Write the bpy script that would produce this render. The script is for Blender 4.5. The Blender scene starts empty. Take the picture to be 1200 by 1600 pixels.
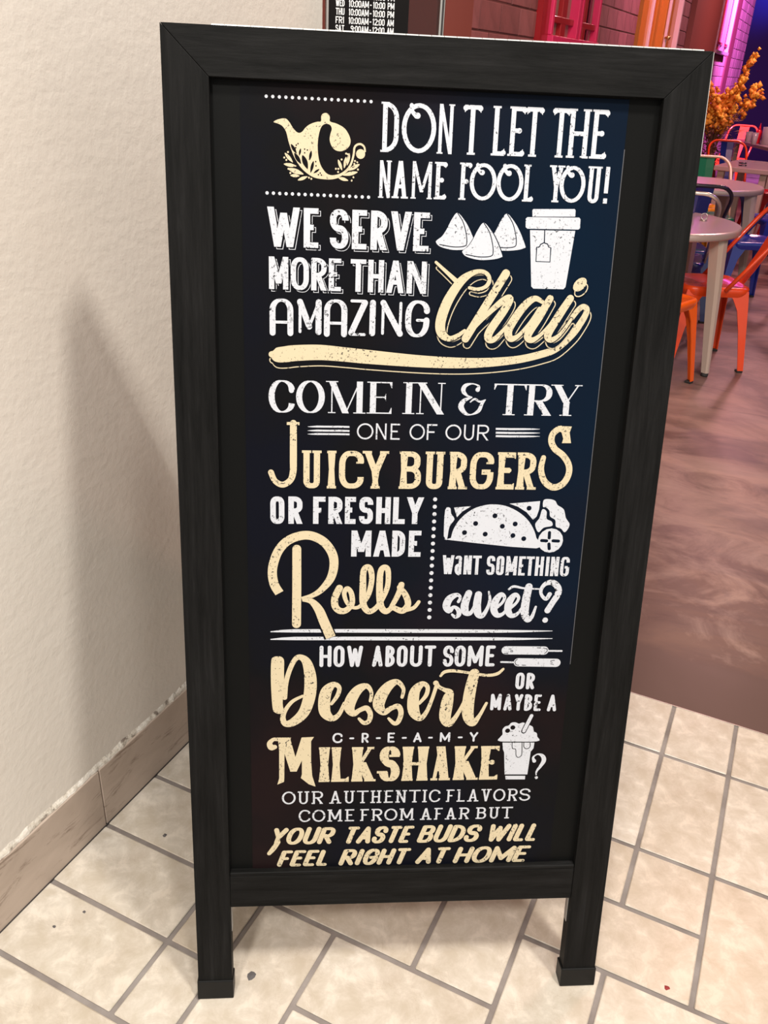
import bpy, bmesh, math, random
from mathutils import Vector, Matrix
from mathutils.geometry import tessellate_polygon
random.seed(7)
SC = bpy.context.scene
COL = SC.collection

# ---------------------------------------------------------------- camera
cam_data = bpy.data.cameras.new('camera'); cam = bpy.data.objects.new('camera', cam_data); COL.objects.link(cam)
cam_data.sensor_fit = 'VERTICAL'; cam_data.sensor_height = 36.0; cam_data.sensor_width = 27.0
cam_data.lens = 1326.908 * 36.0 / 1600.0
cam_data.clip_start = 0.02; cam_data.clip_end = 100
_r = Vector((0.90093487, 0.43163991, 0.04475873)); _u = Vector((-0.23830065, 0.40589995, 0.88230269)); _f = Vector((-0.36266949, 0.80556329, -0.46854949))
cam.matrix_world = Matrix(((_r.x, _u.x, -_f.x, 0), (_r.y, _u.y, -_f.y, 0), (_r.z, _u.z, -_f.z, 1.42), (0, 0, 0, 1)))
SC.camera = cam

# ---------------------------------------------------------------- world, lights, exposure
SC.view_settings.view_transform = 'Standard'; SC.view_settings.look = 'None'
SC.view_settings.gamma = 1.0; SC.view_settings.exposure = 0.0
try: SC.view_settings.use_curve_mapping = False
except Exception: pass
world = bpy.data.worlds.new('hall_light'); SC.world = world; world.use_nodes = True
world.node_tree.nodes['Background'].inputs[0].default_value = (1.0, 0.945, 0.885, 1)
world.node_tree.nodes['Background'].inputs[1].default_value = 0.74

def lamp(name, kind, loc, target, power, color, size=0.3, spot=None, blend=0.5):
    d = bpy.data.lights.new(name, kind); d.energy = power; d.color = color
    if kind == 'AREA': d.shape = 'DISK'; d.size = size
    else: d.shadow_soft_size = size
    if spot: d.spot_size = math.radians(spot); d.spot_blend = blend
    o = bpy.data.objects.new(name, d); COL.objects.link(o); o.location = loc
    o.rotation_euler = (Vector(target) - Vector(loc)).to_track_quat('-Z', 'Y').to_euler()
    return o
APEX = Vector((-0.7476, 0.937, 1.4494)); KD = Vector((0.544112, -0.0955, 0.83355))
kp = APEX + KD * ((5.2 - 1.4494) / KD.z)
lamp('hall_downlight', 'AREA', kp, APEX, 172, (1.0, 0.955, 0.875), 0.44)
lamp('hall_downlight', 'AREA', (0.35, 0.25, 4.6), (-0.3, 0.9, 0.4), 60, (1.0, 0.96, 0.885), 0.3)
lamp('hall_downlight', 'AREA', (-0.1, -2.1, 4.3), (-0.3, 0.9, 0.5), 120, (1.0, 0.96, 0.90), 0.5)
# restaurant lamps: warm pendants and coloured wall washers
lamp('dining_pendant', 'AREA', (0.5, 3.6, 3.0), (0.3, 3.9, 0), 34, (1.0, 0.55, 0.40), 0.5)
lamp('dining_pendant', 'AREA', (0.2, 7.2, 3.0), (0.0, 7.3, 0), 50, (1.0, 0.55, 0.50), 0.5)
lamp('dining_pendant', 'AREA', (-0.2, 10.6, 3.0), (-0.4, 10.6, 0), 60, (1.0, 0.45, 0.50), 0.5)
lamp('warm_wall_washer', 'SPOT', (-0.5, 4.2, 3.0), (-1.42, 4.6, 1.5), 40, (1.0, 0.42, 0.30), 0.08, 120, 0.9)
lamp('magenta_wall_washer', 'SPOT', (-0.4, 7.0, 3.2), (-1.42, 7.6, 1.7), 130, (1.0, 0.24, 0.55), 0.08, 110, 0.9)
lamp('violet_wall_washer', 'SPOT', (-0.2, 11.6, 3.3), (-1.42, 13.8, 2.1), 5200, (0.66, 0.22, 1.0), 0.08, 80, 0.9)
lamp('violet_floor_washer', 'SPOT', (1.9, 6.8, 3.2), (0.3, 5.6, 0.2), 90, (0.50, 0.20, 1.0), 0.12, 70, 0.9)
lamp('blue_stage_light', 'SPOT', (-1.2, 17.3, 3.3), (-1.45, 18.2, 2.75), 1300, (0.05, 0.10, 1.0), 0.1, 50, 1.0)

# ---------------------------------------------------------------- materials
def mat(name, color, rough=0.5, metal=0.0, spec=0.5, coat=0.0):
    m = bpy.data.materials.new(name); m.use_nodes = True
    b = m.node_tree.nodes['Principled BSDF']
    b.inputs['Base Color'].default_value = (*color, 1); b.inputs['Roughness'].default_value = rough
    b.inputs['Metallic'].default_value = metal; b.inputs['Specular IOR Level'].default_value = spec
    b.inputs['Coat Weight'].default_value = coat
    return m
def nodes(m): return m.node_tree.nodes, m.node_tree.links, m.node_tree.nodes['Principled BSDF']
def noise(m, scale, detail=4, rough=0.55, stretch=(1, 1, 1), dist=0.0, coord='Object', off=(0, 0, 0)):
    n, l, b = nodes(m)
    tc = n.new('ShaderNodeTexCoord'); mp = n.new('ShaderNodeMapping'); t = n.new('ShaderNodeTexNoise')
    mp.inputs['Scale'].default_value = stretch; mp.inputs['Location'].default_value = off
    l.new(tc.outputs[coord], mp.inputs[0]); l.new(mp.outputs[0], t.inputs['Vector'])
    t.inputs['Scale'].default_value = scale; t.inputs['Detail'].default_value = detail; t.inputs['Roughness'].default_value = rough
    t.inputs['Distortion'].default_value = dist
    return t.outputs['Fac']
def ramp(m, fac, stops):
    n, l, b = nodes(m); r = n.new('ShaderNodeValToRGB'); l.new(fac, r.inputs[0])
    e = r.color_ramp.elements
    e[0].position, e[0].color = stops[0][0], (*stops[0][1], 1); e[1].position, e[1].color = stops[-1][0], (*stops[-1][1], 1)
    for p, c in stops[1:-1]: x = e.new(p); x.color = (*c, 1)
    return r.outputs[0]
def mix(m, a, b_, fac, mode='MIX'):
    n, l, b = nodes(m); x = n.new('ShaderNodeMixRGB'); x.blend_type = mode
    for s, v in ((0, fac), (1, a), (2, b_)):
        if hasattr(v, 'links'): l.new(v, x.inputs[s])
        elif s == 0: x.inputs[0].default_value = v
        else: x.inputs[s].default_value = (*v, 1)
    return x.outputs[0]
def setc(m, out): m.node_tree.links.new(out, nodes(m)[2].inputs['Base Color'])
def bump(m, fac, strength, dist=0.002):
    n, l, b = nodes(m); x = n.new('ShaderNodeBump'); x.inputs['Strength'].default_value = strength; x.inputs['Distance'].default_value = dist
    l.new(fac, x.inputs['Height']); l.new(x.outputs[0], b.inputs['Normal'])
def add(m, a, b_, k):
    n, l, b = nodes(m); x = n.new('ShaderNodeMath'); x.operation = 'MULTIPLY_ADD'
    l.new(b_, x.inputs[0]); x.inputs[1].default_value = k; l.new(a, x.inputs[2]); return x.outputs[0]

M = {}
m = M['wall'] = mat('beige_wall_paint', (0.56, 0.485, 0.405), 0.6)
setc(m, ramp(m, noise(m, 1.7, 5), [(0.3, (0.67, 0.61, 0.54)), (0.7, (0.72, 0.665, 0.60))]))
bump(m, add(m, noise(m, 70, 5, 0.6), noise(m, 11, 3, 0.5, (1, 1, 2.5)), 0.9), 0.38, 0.0028)
m = M['tile'] = mat('cream_stone_tile', (0.62, 0.53, 0.42), 0.32)
a_ = noise(m, 22, 8, 0.68, dist=0.4, coord='Object')
c_ = ramp(m, noise(m, 5, 5, 0.6, dist=0.8), [(0.3, (0.50, 0.435, 0.36)), (0.55, (0.575, 0.52, 0.445)), (0.75, (0.62, 0.575, 0.51))])
c_ = mix(m, c_, ramp(m, a_, [(0.38, (0.88, 0.86, 0.82)), (0.52, (1, 1, 1)), (0.62, (1.16, 1.17, 1.18))]), 1.0, 'MULTIPLY')
v_ = ramp(m, noise(m, 3.2, 7, 0.72, dist=1.2, off=(3, 1, 0)), [(0.493, (1, 1, 1)), (0.5, (0.70, 0.62, 0.55)), (0.507, (1, 1, 1))])
c_ = mix(m, c_, v_, 0.30, 'MULTIPLY')
n_, l_, b_ = nodes(m); oi = n_.new('ShaderNodeObjectInfo')
rr = ramp(m, oi.outputs['Random'], [(0.0, (0.93, 0.88, 0.83)), (0.5, (1, 0.985, 0.97)), (1.0, (1.02, 1.01, 1.01))])
setc(m, mix(m, c_, rr, 1.0, 'MULTIPLY')); bump(m, a_, 0.12, 0.001)
m = M['base_tile'] = mat('baseboard_tile', (0.42, 0.32, 0.24), 0.4)
a_ = noise(m, 6, 6, 0.6, (1, 1, 2), 0.8)
st = ramp(m, noise(m, 5, 7, 0.75, (1, 1, 5), 0.5, off=(0, 2, 0)), [(0.56, (1, 1, 1)), (0.64, (0.38, 0.32, 0.27))])
setc(m, mix(m, ramp(m, a_, [(0.3, (0.40, 0.315, 0.255)), (0.7, (0.52, 0.42, 0.35))]), st, 0.75, 'MULTIPLY'))
m = M['grout'] = mat('grey_brown_grout', (0.22, 0.185, 0.165), 0.85)
setc(m, ramp(m, noise(m, 14, 6), [(0.3, (0.17, 0.14, 0.125)), (0.7, (0.29, 0.255, 0.235))])); bump(m, noise(m, 250, 3), 0.5, 0.001)
m = M['caulk'] = mat('chipped_white_caulk', (0.62, 0.58, 0.52), 0.7)
setc(m, ramp(m, noise(m, 38, 6, 0.7, (1, 1, 1)), [(0.36, (0.20, 0.16, 0.13)), (0.46, (0.56, 0.50, 0.42)), (0.7, (0.78, 0.74, 0.68))])); bump(m, noise(m, 120, 4), 0.8, 0.004)
m = M['concrete'] = mat('polished_marbled_concrete', (0.22, 0.14, 0.12), 0.22)
big = noise(m, 1.5, 8, 0.62, (0.9, 1.35, 1), 0.9)
fine = noise(m, 2.6, 9, 0.68, (0.8, 1.7, 1), 1.0, off=(2, 5, 0))
c_ = ramp(m, big, [(0.30, (0.085, 0.052, 0.043)), (0.43, (0.14, 0.088, 0.072)), (0.52, (0.215, 0.138, 0.112)), (0.72, (0.27, 0.185, 0.15))])
f_ = ramp(m, fine, [(0.36, (0.42, 0.37, 0.36)), (0.43, (0.86, 0.84, 0.82)), (0.50, (1, 1, 1)), (0.60, (1.3, 1.26, 1.2))])
c_ = mix(m, c_, f_, 0.75, 'MULTIPLY')
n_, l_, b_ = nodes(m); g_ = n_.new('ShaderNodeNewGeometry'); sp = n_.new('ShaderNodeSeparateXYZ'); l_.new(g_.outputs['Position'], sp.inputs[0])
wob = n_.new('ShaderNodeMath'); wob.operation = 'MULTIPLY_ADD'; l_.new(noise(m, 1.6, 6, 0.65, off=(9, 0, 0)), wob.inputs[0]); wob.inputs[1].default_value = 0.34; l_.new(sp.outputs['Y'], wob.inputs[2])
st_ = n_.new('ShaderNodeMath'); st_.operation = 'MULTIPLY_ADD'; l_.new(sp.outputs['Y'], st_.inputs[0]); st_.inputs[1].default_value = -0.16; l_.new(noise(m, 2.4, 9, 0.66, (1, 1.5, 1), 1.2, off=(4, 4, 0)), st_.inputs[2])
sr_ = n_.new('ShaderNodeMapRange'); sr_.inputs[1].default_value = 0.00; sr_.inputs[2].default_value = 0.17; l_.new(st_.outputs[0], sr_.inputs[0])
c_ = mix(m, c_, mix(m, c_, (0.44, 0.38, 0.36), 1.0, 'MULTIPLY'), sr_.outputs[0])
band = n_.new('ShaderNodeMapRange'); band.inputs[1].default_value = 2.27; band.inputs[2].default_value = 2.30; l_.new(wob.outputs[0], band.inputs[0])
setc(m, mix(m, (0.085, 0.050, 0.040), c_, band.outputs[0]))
rg = n_.new('ShaderNodeMapRange'); rg.inputs[3].default_value = 0.30; rg.inputs[4].default_value = 0.5; l_.new(fine, rg.inputs[0]); l_.new(rg.outputs[0], b_.inputs['Roughness'])
def wood(name, stretch):
    m = mat(name, (0.02, 0.019, 0.018), 0.5, spec=0.07)
    g = noise(m, 5, 9, 0.72, stretch, 0.25)
    setc(m, ramp(m, g, [(0.32, (0.004, 0.004, 0.0038)), (0.55, (0.0095, 0.0092, 0.009)), (0.78, (0.018, 0.0175, 0.0175))]))
    bump(m, g, 0.45, 0.0012)
    n, l, b = nodes(m); r = n.new('ShaderNodeMapRange'); r.inputs[3].default_value = 0.38; r.inputs[4].default_value = 0.62
    l.new(g, r.inputs[0]); l.new(r.outputs[0], b.inputs['Roughness'])
    return m
M['wood_h'] = wood('black_painted_wood_grain_across', (1.2, 14, 14))
M['wood_v'] = wood('black_painted_wood_grain_upright', (14, 14, 0.9))
M['panel'] = mat('black_board_panel', (0.0045, 0.0046, 0.0044), 0.5, spec=0.08)
M['black_plastic'] = mat('black_plastic_cap', (0.008, 0.0078, 0.0075), 0.4, spec=0.2)
M['scratch'] = mat('bare_scratched_edge', (0.45, 0.44, 0.42), 0.6)
def poster_color(m):  # blotches and upper-right navy carry print colour plus painted-in reflections
    x = noise(m, 3.2, 4, 0.5, off=(1.3, 0, 4)); y = noise(m, 2.3, 3, 0.5, off=(7, 0, 2))
    n, l, b = nodes(m); tc = n.new('ShaderNodeTexCoord'); s = n.new('ShaderNodeSeparateXYZ'); l.new(tc.outputs['Object'], s.inputs[0])
    mr = n.new('ShaderNodeMapRange'); mr.inputs[1].default_value = 0.24; mr.inputs[2].default_value = 0.52; l.new(s.outputs['X'], mr.inputs[0])
    mz = n.new('ShaderNodeMapRange'); mz.inputs[1].default_value = 0.55; mz.inputs[2].default_value = 0.75; l.new(s.outputs['Z'], mz.inputs[0])
    mm = n.new('ShaderNodeMath'); mm.operation = 'MULTIPLY'; l.new(mr.outputs[0], mm.inputs[0]); l.new(mz.outputs[0], mm.inputs[1])
    dark = ramp(m, x, [(0.38, (0.0040, 0.0045, 0.0085)), (0.5, (0.0048, 0.0048, 0.0058)), (0.64, (0.011, 0.006, 0.0065))])
    navy = ramp(m, y, [(0.35, (0.0018, 0.0080, 0.020)), (0.7, (0.004, 0.006, 0.013))])
    return mix(m, dark, navy, mm.outputs[0])
m = M['poster'] = mat('dark_printed_film', (0.01, 0.012, 0.02), 0.42, spec=0.06)
setc(m, poster_color(m))
def printm(name, c):
    m = mat(name, c, 0.42)
    a = ramp(m, noise(m, 260, 3, 0.6), [(0.375, (0, 0, 0)), (0.405, (1, 1, 1))])
    g = ramp(m, noise(m, 26, 2, 0.5, off=(4, 0, 1)), [(0.42, (1, 1, 1)), (0.60, (0.0, 0.0, 0.0))])
    k = mix(m, a, (1, 1, 1), g)
    a2 = ramp(m, noise(m, 420, 2, 0.5, off=(1, 0, 9)), [(0.29, (0, 0, 0)), (0.32, (1, 1, 1))])
    k = mix(m, k, a2, 1.0, 'MULTIPLY')
    setc(m, mix(m, (0.012, 0.012, 0.014), c, k)); return m
M['w'] = printm('white_print', (0.54, 0.555, 0.60)); M['c'] = printm('cream_print', (0.58, 0.49, 0.325)); M['k'] = M['poster']
M['hinge'] = mat('bright_steel_hinge', (0.80, 0.79, 0.77), 0.35, 0.6)
M['steel'] = mat('galvanised_steel', (0.5, 0.5, 0.5), 0.35, 0.9)
m = M['brick'] = mat('painted_brick', (0.36, 0.16, 0.15), 0.75)
n_, l_, b_ = nodes(m); oi = n_.new('ShaderNodeObjectInfo')
rr = ramp(m, oi.outputs['Random'], [(0, (0.20, 0.072, 0.078)), (1, (0.275, 0.105, 0.115))])
setc(m, mix(m, rr, ramp(m, noise(m, 9, 5), [(0.3, (0.75, 0.75, 0.75)), (0.7, (1.1, 1.1, 1.1))]), 1.0, 'MULTIPLY')); bump(m, noise(m, 30, 5), 0.6, 0.004)
M['mortar'] = mat('brick_mortar', (0.14, 0.05, 0.052), 0.9)
m = M['terracotta'] = mat('terracotta_paint', (0.20, 0.050, 0.036), 0.6)
M['glass'] = mat('tinted_door_glass', (0.20, 0.055, 0.04), 0.05); M['glass'].node_tree.nodes['Principled BSDF'].inputs['Transmission Weight'].default_value = 0.9
M['sign_black'] = mat('black_hours_vinyl', (0.006, 0.005, 0.005), 0.45, spec=0.15)
M['vinyl_white'] = mat('white_vinyl_lettering', (0.8, 0.8, 0.8), 0.5)
M['alu'] = mat('brushed_aluminium', (0.55, 0.53, 0.5), 0.35, 0.8)
M['dark_gasket'] = mat('dark_rubber_gasket', (0.03, 0.025, 0.025), 0.6)
M['dark_wall'] = mat('dark_back_wall', (0.010, 0.006, 0.016), 0.9, spec=0.0)
def paint(n, c, r=0.22): return mat(n, c, r, 0.0, 0.5, 0.4)
M['pink_wood'] = paint('magenta_painted_wood', (0.75, 0.03, 0.16), 0.4); M['red_wood'] = paint('deep_red_painted_wood', (0.35, 0.008, 0.015), 0.4)
M['dark_red'] = mat('dark_oxblood_paint', (0.09, 0.006, 0.012), 0.6); M['amber_wood'] = paint('amber_painted_wood', (0.55, 0.20, 0.02), 0.4); M['pale_wood'] = paint('pale_painted_moulding', (0.8, 0.62, 0.62), 0.4)
M['dimmed_pale_wood'] = paint('dimmed_pale_moulding', (0.36, 0.20, 0.25), 0.4); M['dark_pane'] = mat('dark_window_pane', (0.03, 0.008, 0.012), 0.08); M['brass'] = mat('brass_knob', (0.6, 0.4, 0.15), 0.3, 0.9)  # dimmed copy of the pale moulding, darkened to offset strong violet light
M['grey_pane'] = mat('grey_curtained_pane', (0.30, 0.22, 0.20), 0.3)
M['orange'] = paint('glossy_orange_enamel', (0.90, 0.13, 0.01)); M['dark_orange'] = paint('glossy_red_orange_enamel', (0.78, 0.07, 0.012))
M['navy'] = paint('glossy_navy_enamel', (0.008, 0.02, 0.16)); M['blue'] = paint('glossy_blue_enamel', (0.01, 0.03, 0.30)); M['red'] = paint('glossy_red_enamel', (0.55, 0.01, 0.015))
M['green'] = paint('glossy_green_enamel', (0.01, 0.16, 0.07)); M['yellow'] = paint('glossy_yellow_enamel', (0.85, 0.42, 0.01)); M['black_enamel'] = paint('black_enamel', (0.015, 0.015, 0.03))
M['cream_enamel'] = paint('cream_enamel', (0.75, 0.6, 0.4)); M['silver'] = mat('worn_silver_tube', (0.6, 0.6, 0.55), 0.25, 0.7)
M['table'] = mat('brushed_metal_table_top', (0.52, 0.44, 0.40), 0.25, 0.35); M['table_leg'] = mat('pale_grey_table_enamel', (0.46, 0.38, 0.32), 0.4)
M['rubber'] = mat('black_rubber_foot', (0.02, 0.02, 0.02), 0.7)
M['ketchup'] = paint('red_bottle_plastic', (0.8, 0.01, 0.03), 0.3); M['tumbler'] = mat('frosted_tumbler_plastic', (0.8, 0.75, 0.78), 0.15)
M['tumbler'].node_tree.nodes['Principled BSDF'].inputs['Transmission Weight'].default_value = 0.55
m = M['petal'] = mat('dried_orange_petals', (0.80, 0.36, 0.04), 0.7); oi = nodes(m)[0].new('ShaderNodeObjectInfo')
setc(m, ramp(m, noise(m, 9, 3), [(0.35, (0.70, 0.20, 0.02)), (0.6, (1.0, 0.58, 0.06))]))
M['twig'] = mat('brown_dried_leaves', (0.22, 0.11, 0.06), 0.8); M['vase'] = paint('dark_red_vase_glaze', (0.14, 0.015, 0.012), 0.3)
M['napkin'] = mat('white_paper', (0.8, 0.76, 0.72), 0.8); M['speck'] = mat('dark_red_crumb', (0.25, 0.02, 0.02), 0.7); M['dirt'] = mat('dark_scuff', (0.10, 0.09, 0.09), 0.8)

# ---------------------------------------------------------------- helpers
def obj(name, verts, faces, mats, parent=None, smooth=False, mi=None, loc=None):
    me = bpy.data.meshes.new(name); me.from_pydata(verts, [], faces)
    for m in (mats if isinstance(mats, list) else [mats]): me.materials.append(m)
    if mi: me.polygons.foreach_set('material_index', mi)
    if smooth: me.polygons.foreach_set('use_smooth', [True] * len(me.polygons))
    me.update(); o = bpy.data.objects.new(name, me); COL.objects.link(o)
    if parent is not None: o.parent = parent
    if loc is not None: o.location = loc
    return o
def from_bm(name, bm, mats, parent=None, smooth=False, loc=None):
    me = bpy.data.meshes.new(name); bm.to_mesh(me); bm.free()
    for m in (mats if isinstance(mats, list) else [mats]): me.materials.append(m)
    if smooth: me.polygons.foreach_set('use_smooth', [True] * len(me.polygons))
    o = bpy.data.objects.new(name, me); COL.objects.link(o)
    if parent is not None: o.parent = parent
    if loc is not None: o.location = loc
    return o
def box(name, lo, hi, m, parent=None, bev=0.0, seg=2):
    """A box; its origin is kept at its own corner-centre so textures vary from piece to piece."""
    bm = bmesh.new(); bmesh.ops.create_cube(bm, size=1)
    d = [hi[i] - lo[i] for i in range(3)]; c = [(hi[i] + lo[i]) / 2 for i in range(3)]
    for v in bm.verts: v.co = Vector([v.co[i] * d[i] for i in range(3)])
    if bev: bmesh.ops.bevel(bm, geom=list(bm.edges), offset=bev, segments=seg, affect='EDGES', profile=0.5)
    return from_bm(name, bm, m, parent, loc=c)
def prism(name, poly, axis, a, b, m, parent=None, bev=0.0):
    """poly: 2-D outline in the plane across axis, pushed from a to b."""
    def P(p, t): return {0: (t, p[0], p[1]), 1: (p[0], t, p[1]), 2: (p[0], p[1], t)}[axis]
    bm = bmesh.new(); A = [bm.verts.new(P(p, a)) for p in poly]; B = [bm.verts.new(P(p, b)) for p in poly]
    bm.faces.new(A); bm.faces.new(B[::-1]); n = len(poly)
    for i in range(n): bm.faces.new((A[i], B[i], B[(i + 1) % n], A[(i + 1) % n]))
    bmesh.ops.recalc_face_normals(bm, faces=bm.faces)
    if bev: bmesh.ops.bevel(bm, geom=list(bm.edges), offset=bev, segments=2, affect='EDGES', profile=0.5)
    return from_bm(name, bm, m, parent)
def tube_bm(bm, pts, r, seg=10):
    pts = [Vector(p) for p in pts]; rings = []
    up = Vector((0.3, 0.2, 1)).normalized()
    for i, p in enumerate(pts):
        t = (pts[min(i + 1, len(pts) - 1)] - pts[max(i - 1, 0)]).normalized()
        x = t.cross(up)
        if x.length < 1e-3: x = t.cross(Vector((1, 0, 0)))
        x.normalize(); y = t.cross(x); rr_ = r[i] if isinstance(r, (list, tuple)) else r
        rings.append([bm.verts.new(p + x * math.cos(a) * rr_ + y * math.sin(a) * rr_) for a in [2 * math.pi * k / seg for k in range(seg)]])
    for A, B in zip(rings, rings[1:]):
        for k in range(seg): bm.faces.new((A[k], A[(k + 1) % seg], B[(k + 1) % seg], B[k]))
    bm.faces.new(rings[0][::-1]); bm.faces.new(rings[-1])
def tube(name, pts, r, m, parent=None, seg=10):
    bm = bmesh.new(); tube_bm(bm, pts, r, seg); bmesh.ops.recalc_face_normals(bm, faces=bm.faces)
    return from_bm(name, bm, m, parent, True)
def lathe(name, prof, m, parent=None, seg=24, loc=None):
    bm = bmesh.new(); rings = []
    for r, z in prof: rings.append([bm.verts.new((max(r, 1e-4) * math.cos(2 * math.pi * k / seg), max(r, 1e-4) * math.sin(2 * math.pi * k / seg), z)) for k in range(seg)])
    for A, B in zip(rings, rings[1:]):
        for k in range(seg): bm.faces.new((A[k], A[(k + 1) % seg], B[(k + 1) % seg], B[k]))
    bm.faces.new(rings[0][::-1]); bm.faces.new(rings[-1]); bmesh.ops.recalc_face_normals(bm, faces=bm.faces)
    o = from_bm(name, bm, m, parent, True, loc)
    return o
def empty(name, loc=(0, 0, 0), rz=0.0):
    o = bpy.data.objects.new(name, None); COL.objects.link(o); o.location = loc; o.rotation_euler = (0, 0, rz); o.empty_display_size = 0.1
    return o
def tag(o, label, cat, group=None):
    o['label'] = label; o['category'] = cat
    if group: o['group'] = group
    return o
def struct(o, label=None):
    o['kind'] = 'structure'
    if label: o['label'] = label
    return o

# ---------------------------------------------------------------- structure: tiled floor
WL = -1.0096
floor = struct(box('floor', (WL - 0.3, -1.2, -0.06), (4.0, 1.866, -0.003), M['grout']), 'cream stone tiles in mixed sizes laid in grey brown grout')
CX = [WL, -0.724, -0.6134, -0.4636, -0.309, -0.156, 0.0, 0.1505] + [0.1505 + 0.1529 * i for i in range(1, 20)]
RV = [0.6007 + 0.1529 * i for i in range(-10, 0)] + [0.6007, 0.7526, 0.906, 1.0607, 1.2127, 1.366, 1.519, 1.6728, 1.866]
R0 = 10
GAP = 0.0048
used = set()
def put_tile(c0, c1, r0, r1):
    if any((c, r) in used for c in range(c0, c1 + 1) for r in range(r0, r1 + 1)) or c1 + 1 >= len(CX): return
    for c in range(c0, c1 + 1):
        for r in range(r0, r1 + 1): used.add((c, r))
    x0, x1, y0, y1 = CX[c0], CX[c1 + 1], RV[r0], RV[r1 + 1]
    g0 = 0.0 if c0 == 0 else GAP
    lip = -0.0005 * random.random()
    o = box('tile', (x0 + g0, y0 + GAP, -0.0028), (x1 - GAP, y1 - (GAP if r1 < len(RV) - 2 else 0.0), lip), M['tile'], floor, 0.0016, 1)
    o.location = Vector(o.location) - floor.location
for a in [(0, 0, 0, 0), (0, 0, 1, 1), (0, 0, 2, 2), (1, 1, 0, 0), (1, 1, 1, 1), (1, 1, 2, 2), (2, 2, 0, 1), (3, 4, 1, 1), (2, 3, 2, 3), (4, 4, 2, 3), (5, 5, 1, 2), (5, 6, 3, 3), (5, 5, 4, 4), (5, 5, 5, 6), (5, 5, 7, 7),
          (6, 6, 4, 4), (6, 6, 5, 6), (6, 6, 7, 7), (7, 8, 3, 4), (7, 8, 5, 6), (7, 8, 7, 7), (6, 7, 1, 2), (3, 4, 0, 0), (0, 0, 3, 3), (0, 0, 4, 5), (0, 0, 6, 6), (0, 0, 7, 7), (1, 1, 3, 4)]:
    put_tile(a[0], a[1], a[2] + R0, a[3] + R0)
for r in range(R0 - 5, len(RV) - 1):
    for c in range(0, 20):
        if (c, r) in used: continue
        opts = [(1, 1), (0, 1), (1, 0), (0, 0)]; random.shuffle(opts)
        for dc, dr in opts:
            if c + dc < 20 and r + dr < len(RV) - 1 and not any((cc, q) in used for cc in range(c, c + dc + 1) for q in range(r, r + dr + 1)):
                put_tile(c, c + dc, r, r + dr); break
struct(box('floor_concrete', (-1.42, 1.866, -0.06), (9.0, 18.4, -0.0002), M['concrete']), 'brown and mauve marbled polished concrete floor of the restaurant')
struct(box('trim_1', (-1.0, 1.8645, -0.05), (4.0, 1.8675, 0.0008), M['alu']), 'thin pale metal strip between tiles and concrete')

# left wall, its tile baseboard and caulk line
wall = struct(box('wall_left', (WL - 0.25, -1.2, -0.05), (WL, 1.80, 3.2), M['wall']), 'textured beige painted wall')
bb = empty('baseboard_left'); struct(bb, 'brown beige stone tile baseboard with chipped caulk on top')
vs = [-1.2, -0.92, -0.615, -0.31, -0.01, 0.295, 0.600, 0.9065, 1.202, 1.51, 1.80]
for a, b in zip(vs, vs[1:]):
    box('baseboard_tile', (WL - 0.001, a + 0.0012, 0.0), (WL + 0.009, b - 0.0012, 0.150 + random.uniform(-0.0015, 0.0015)), M['base_tile'], bb, 0.0012, 1)
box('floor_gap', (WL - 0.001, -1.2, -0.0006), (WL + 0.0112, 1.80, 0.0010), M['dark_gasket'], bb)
# caulk bead with a ragged outline
vv, ff = [], []
N = 260
for i in range(N + 1):
    y = -1.2 + 3.0 * i / N; h = 0.008 + 0.006 * random.random() * (0.5 + 0.5 * math.sin(i * 0.31)); w = 0.0045 + 0.004 * random.random()
    vv += [(WL - 0.001, y, 0.148), (WL + w, y, 0.1495), (WL + w * 0.7, y, 0.149 + h * 0.5), (WL - 0.0005, y, 0.150 + h)]
for i in range(N):
    for k in range(4): ff.append((i * 4 + k, i * 4 + (k + 1) % 4, i * 4 + 4 + (k + 1) % 4, i * 4 + 4 + k))
obj('caulk_line', vv, ff, M['caulk'], bb)

# ---------------------------------------------------------------- structure: doorway and hours sign
C0 = Vector((-1.006, 1.808, 0)); DD = Vector((0.734, 0.679, 0)).normalized(); ang = math.atan2(DD.y, DD.x)
door = empty('door_1', C0, ang); struct(door, 'dark glazed entrance door with aluminium edge')
box('door_edge', (0.0, -0.006, 0), (0.0045, 0.006, 2.6), M['alu'], door)
box('door_glass', (0.0045, -0.003, 0.05), (0.252, 0.003, 2.6), M['glass'], door)
box('gasket', (0.252, -0.008, 0), (0.256, 0.012, 2.6), M['alu'], door); box('gasket', (0.256, -0.006, 0), (0.261, 0.012, 2.6), M['dark_gasket'], door)
box('door_edge', (0.261, -0.008, 0), (0.2625, 0.012, 2.6), M['alu'], door)
BW = -1.42
struct(box('wall_return', (BW - 0.2, 1.80, 0), (WL - 0.25, 1.95, 3.2), M['wall']))
struct(box('wall_entry', (BW - 0.25, 1.95, 0), (BW, 3.44, 3.2), M['terracotta']), 'terracotta painted wall behind the glass door')
struct(box('trim_2', (BW - 0.25, 3.44, 0), (BW + 0.02, 3.735, 3.2), M['terracotta']), 'smooth terracotta pillar at the start of the brick wall')

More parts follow.
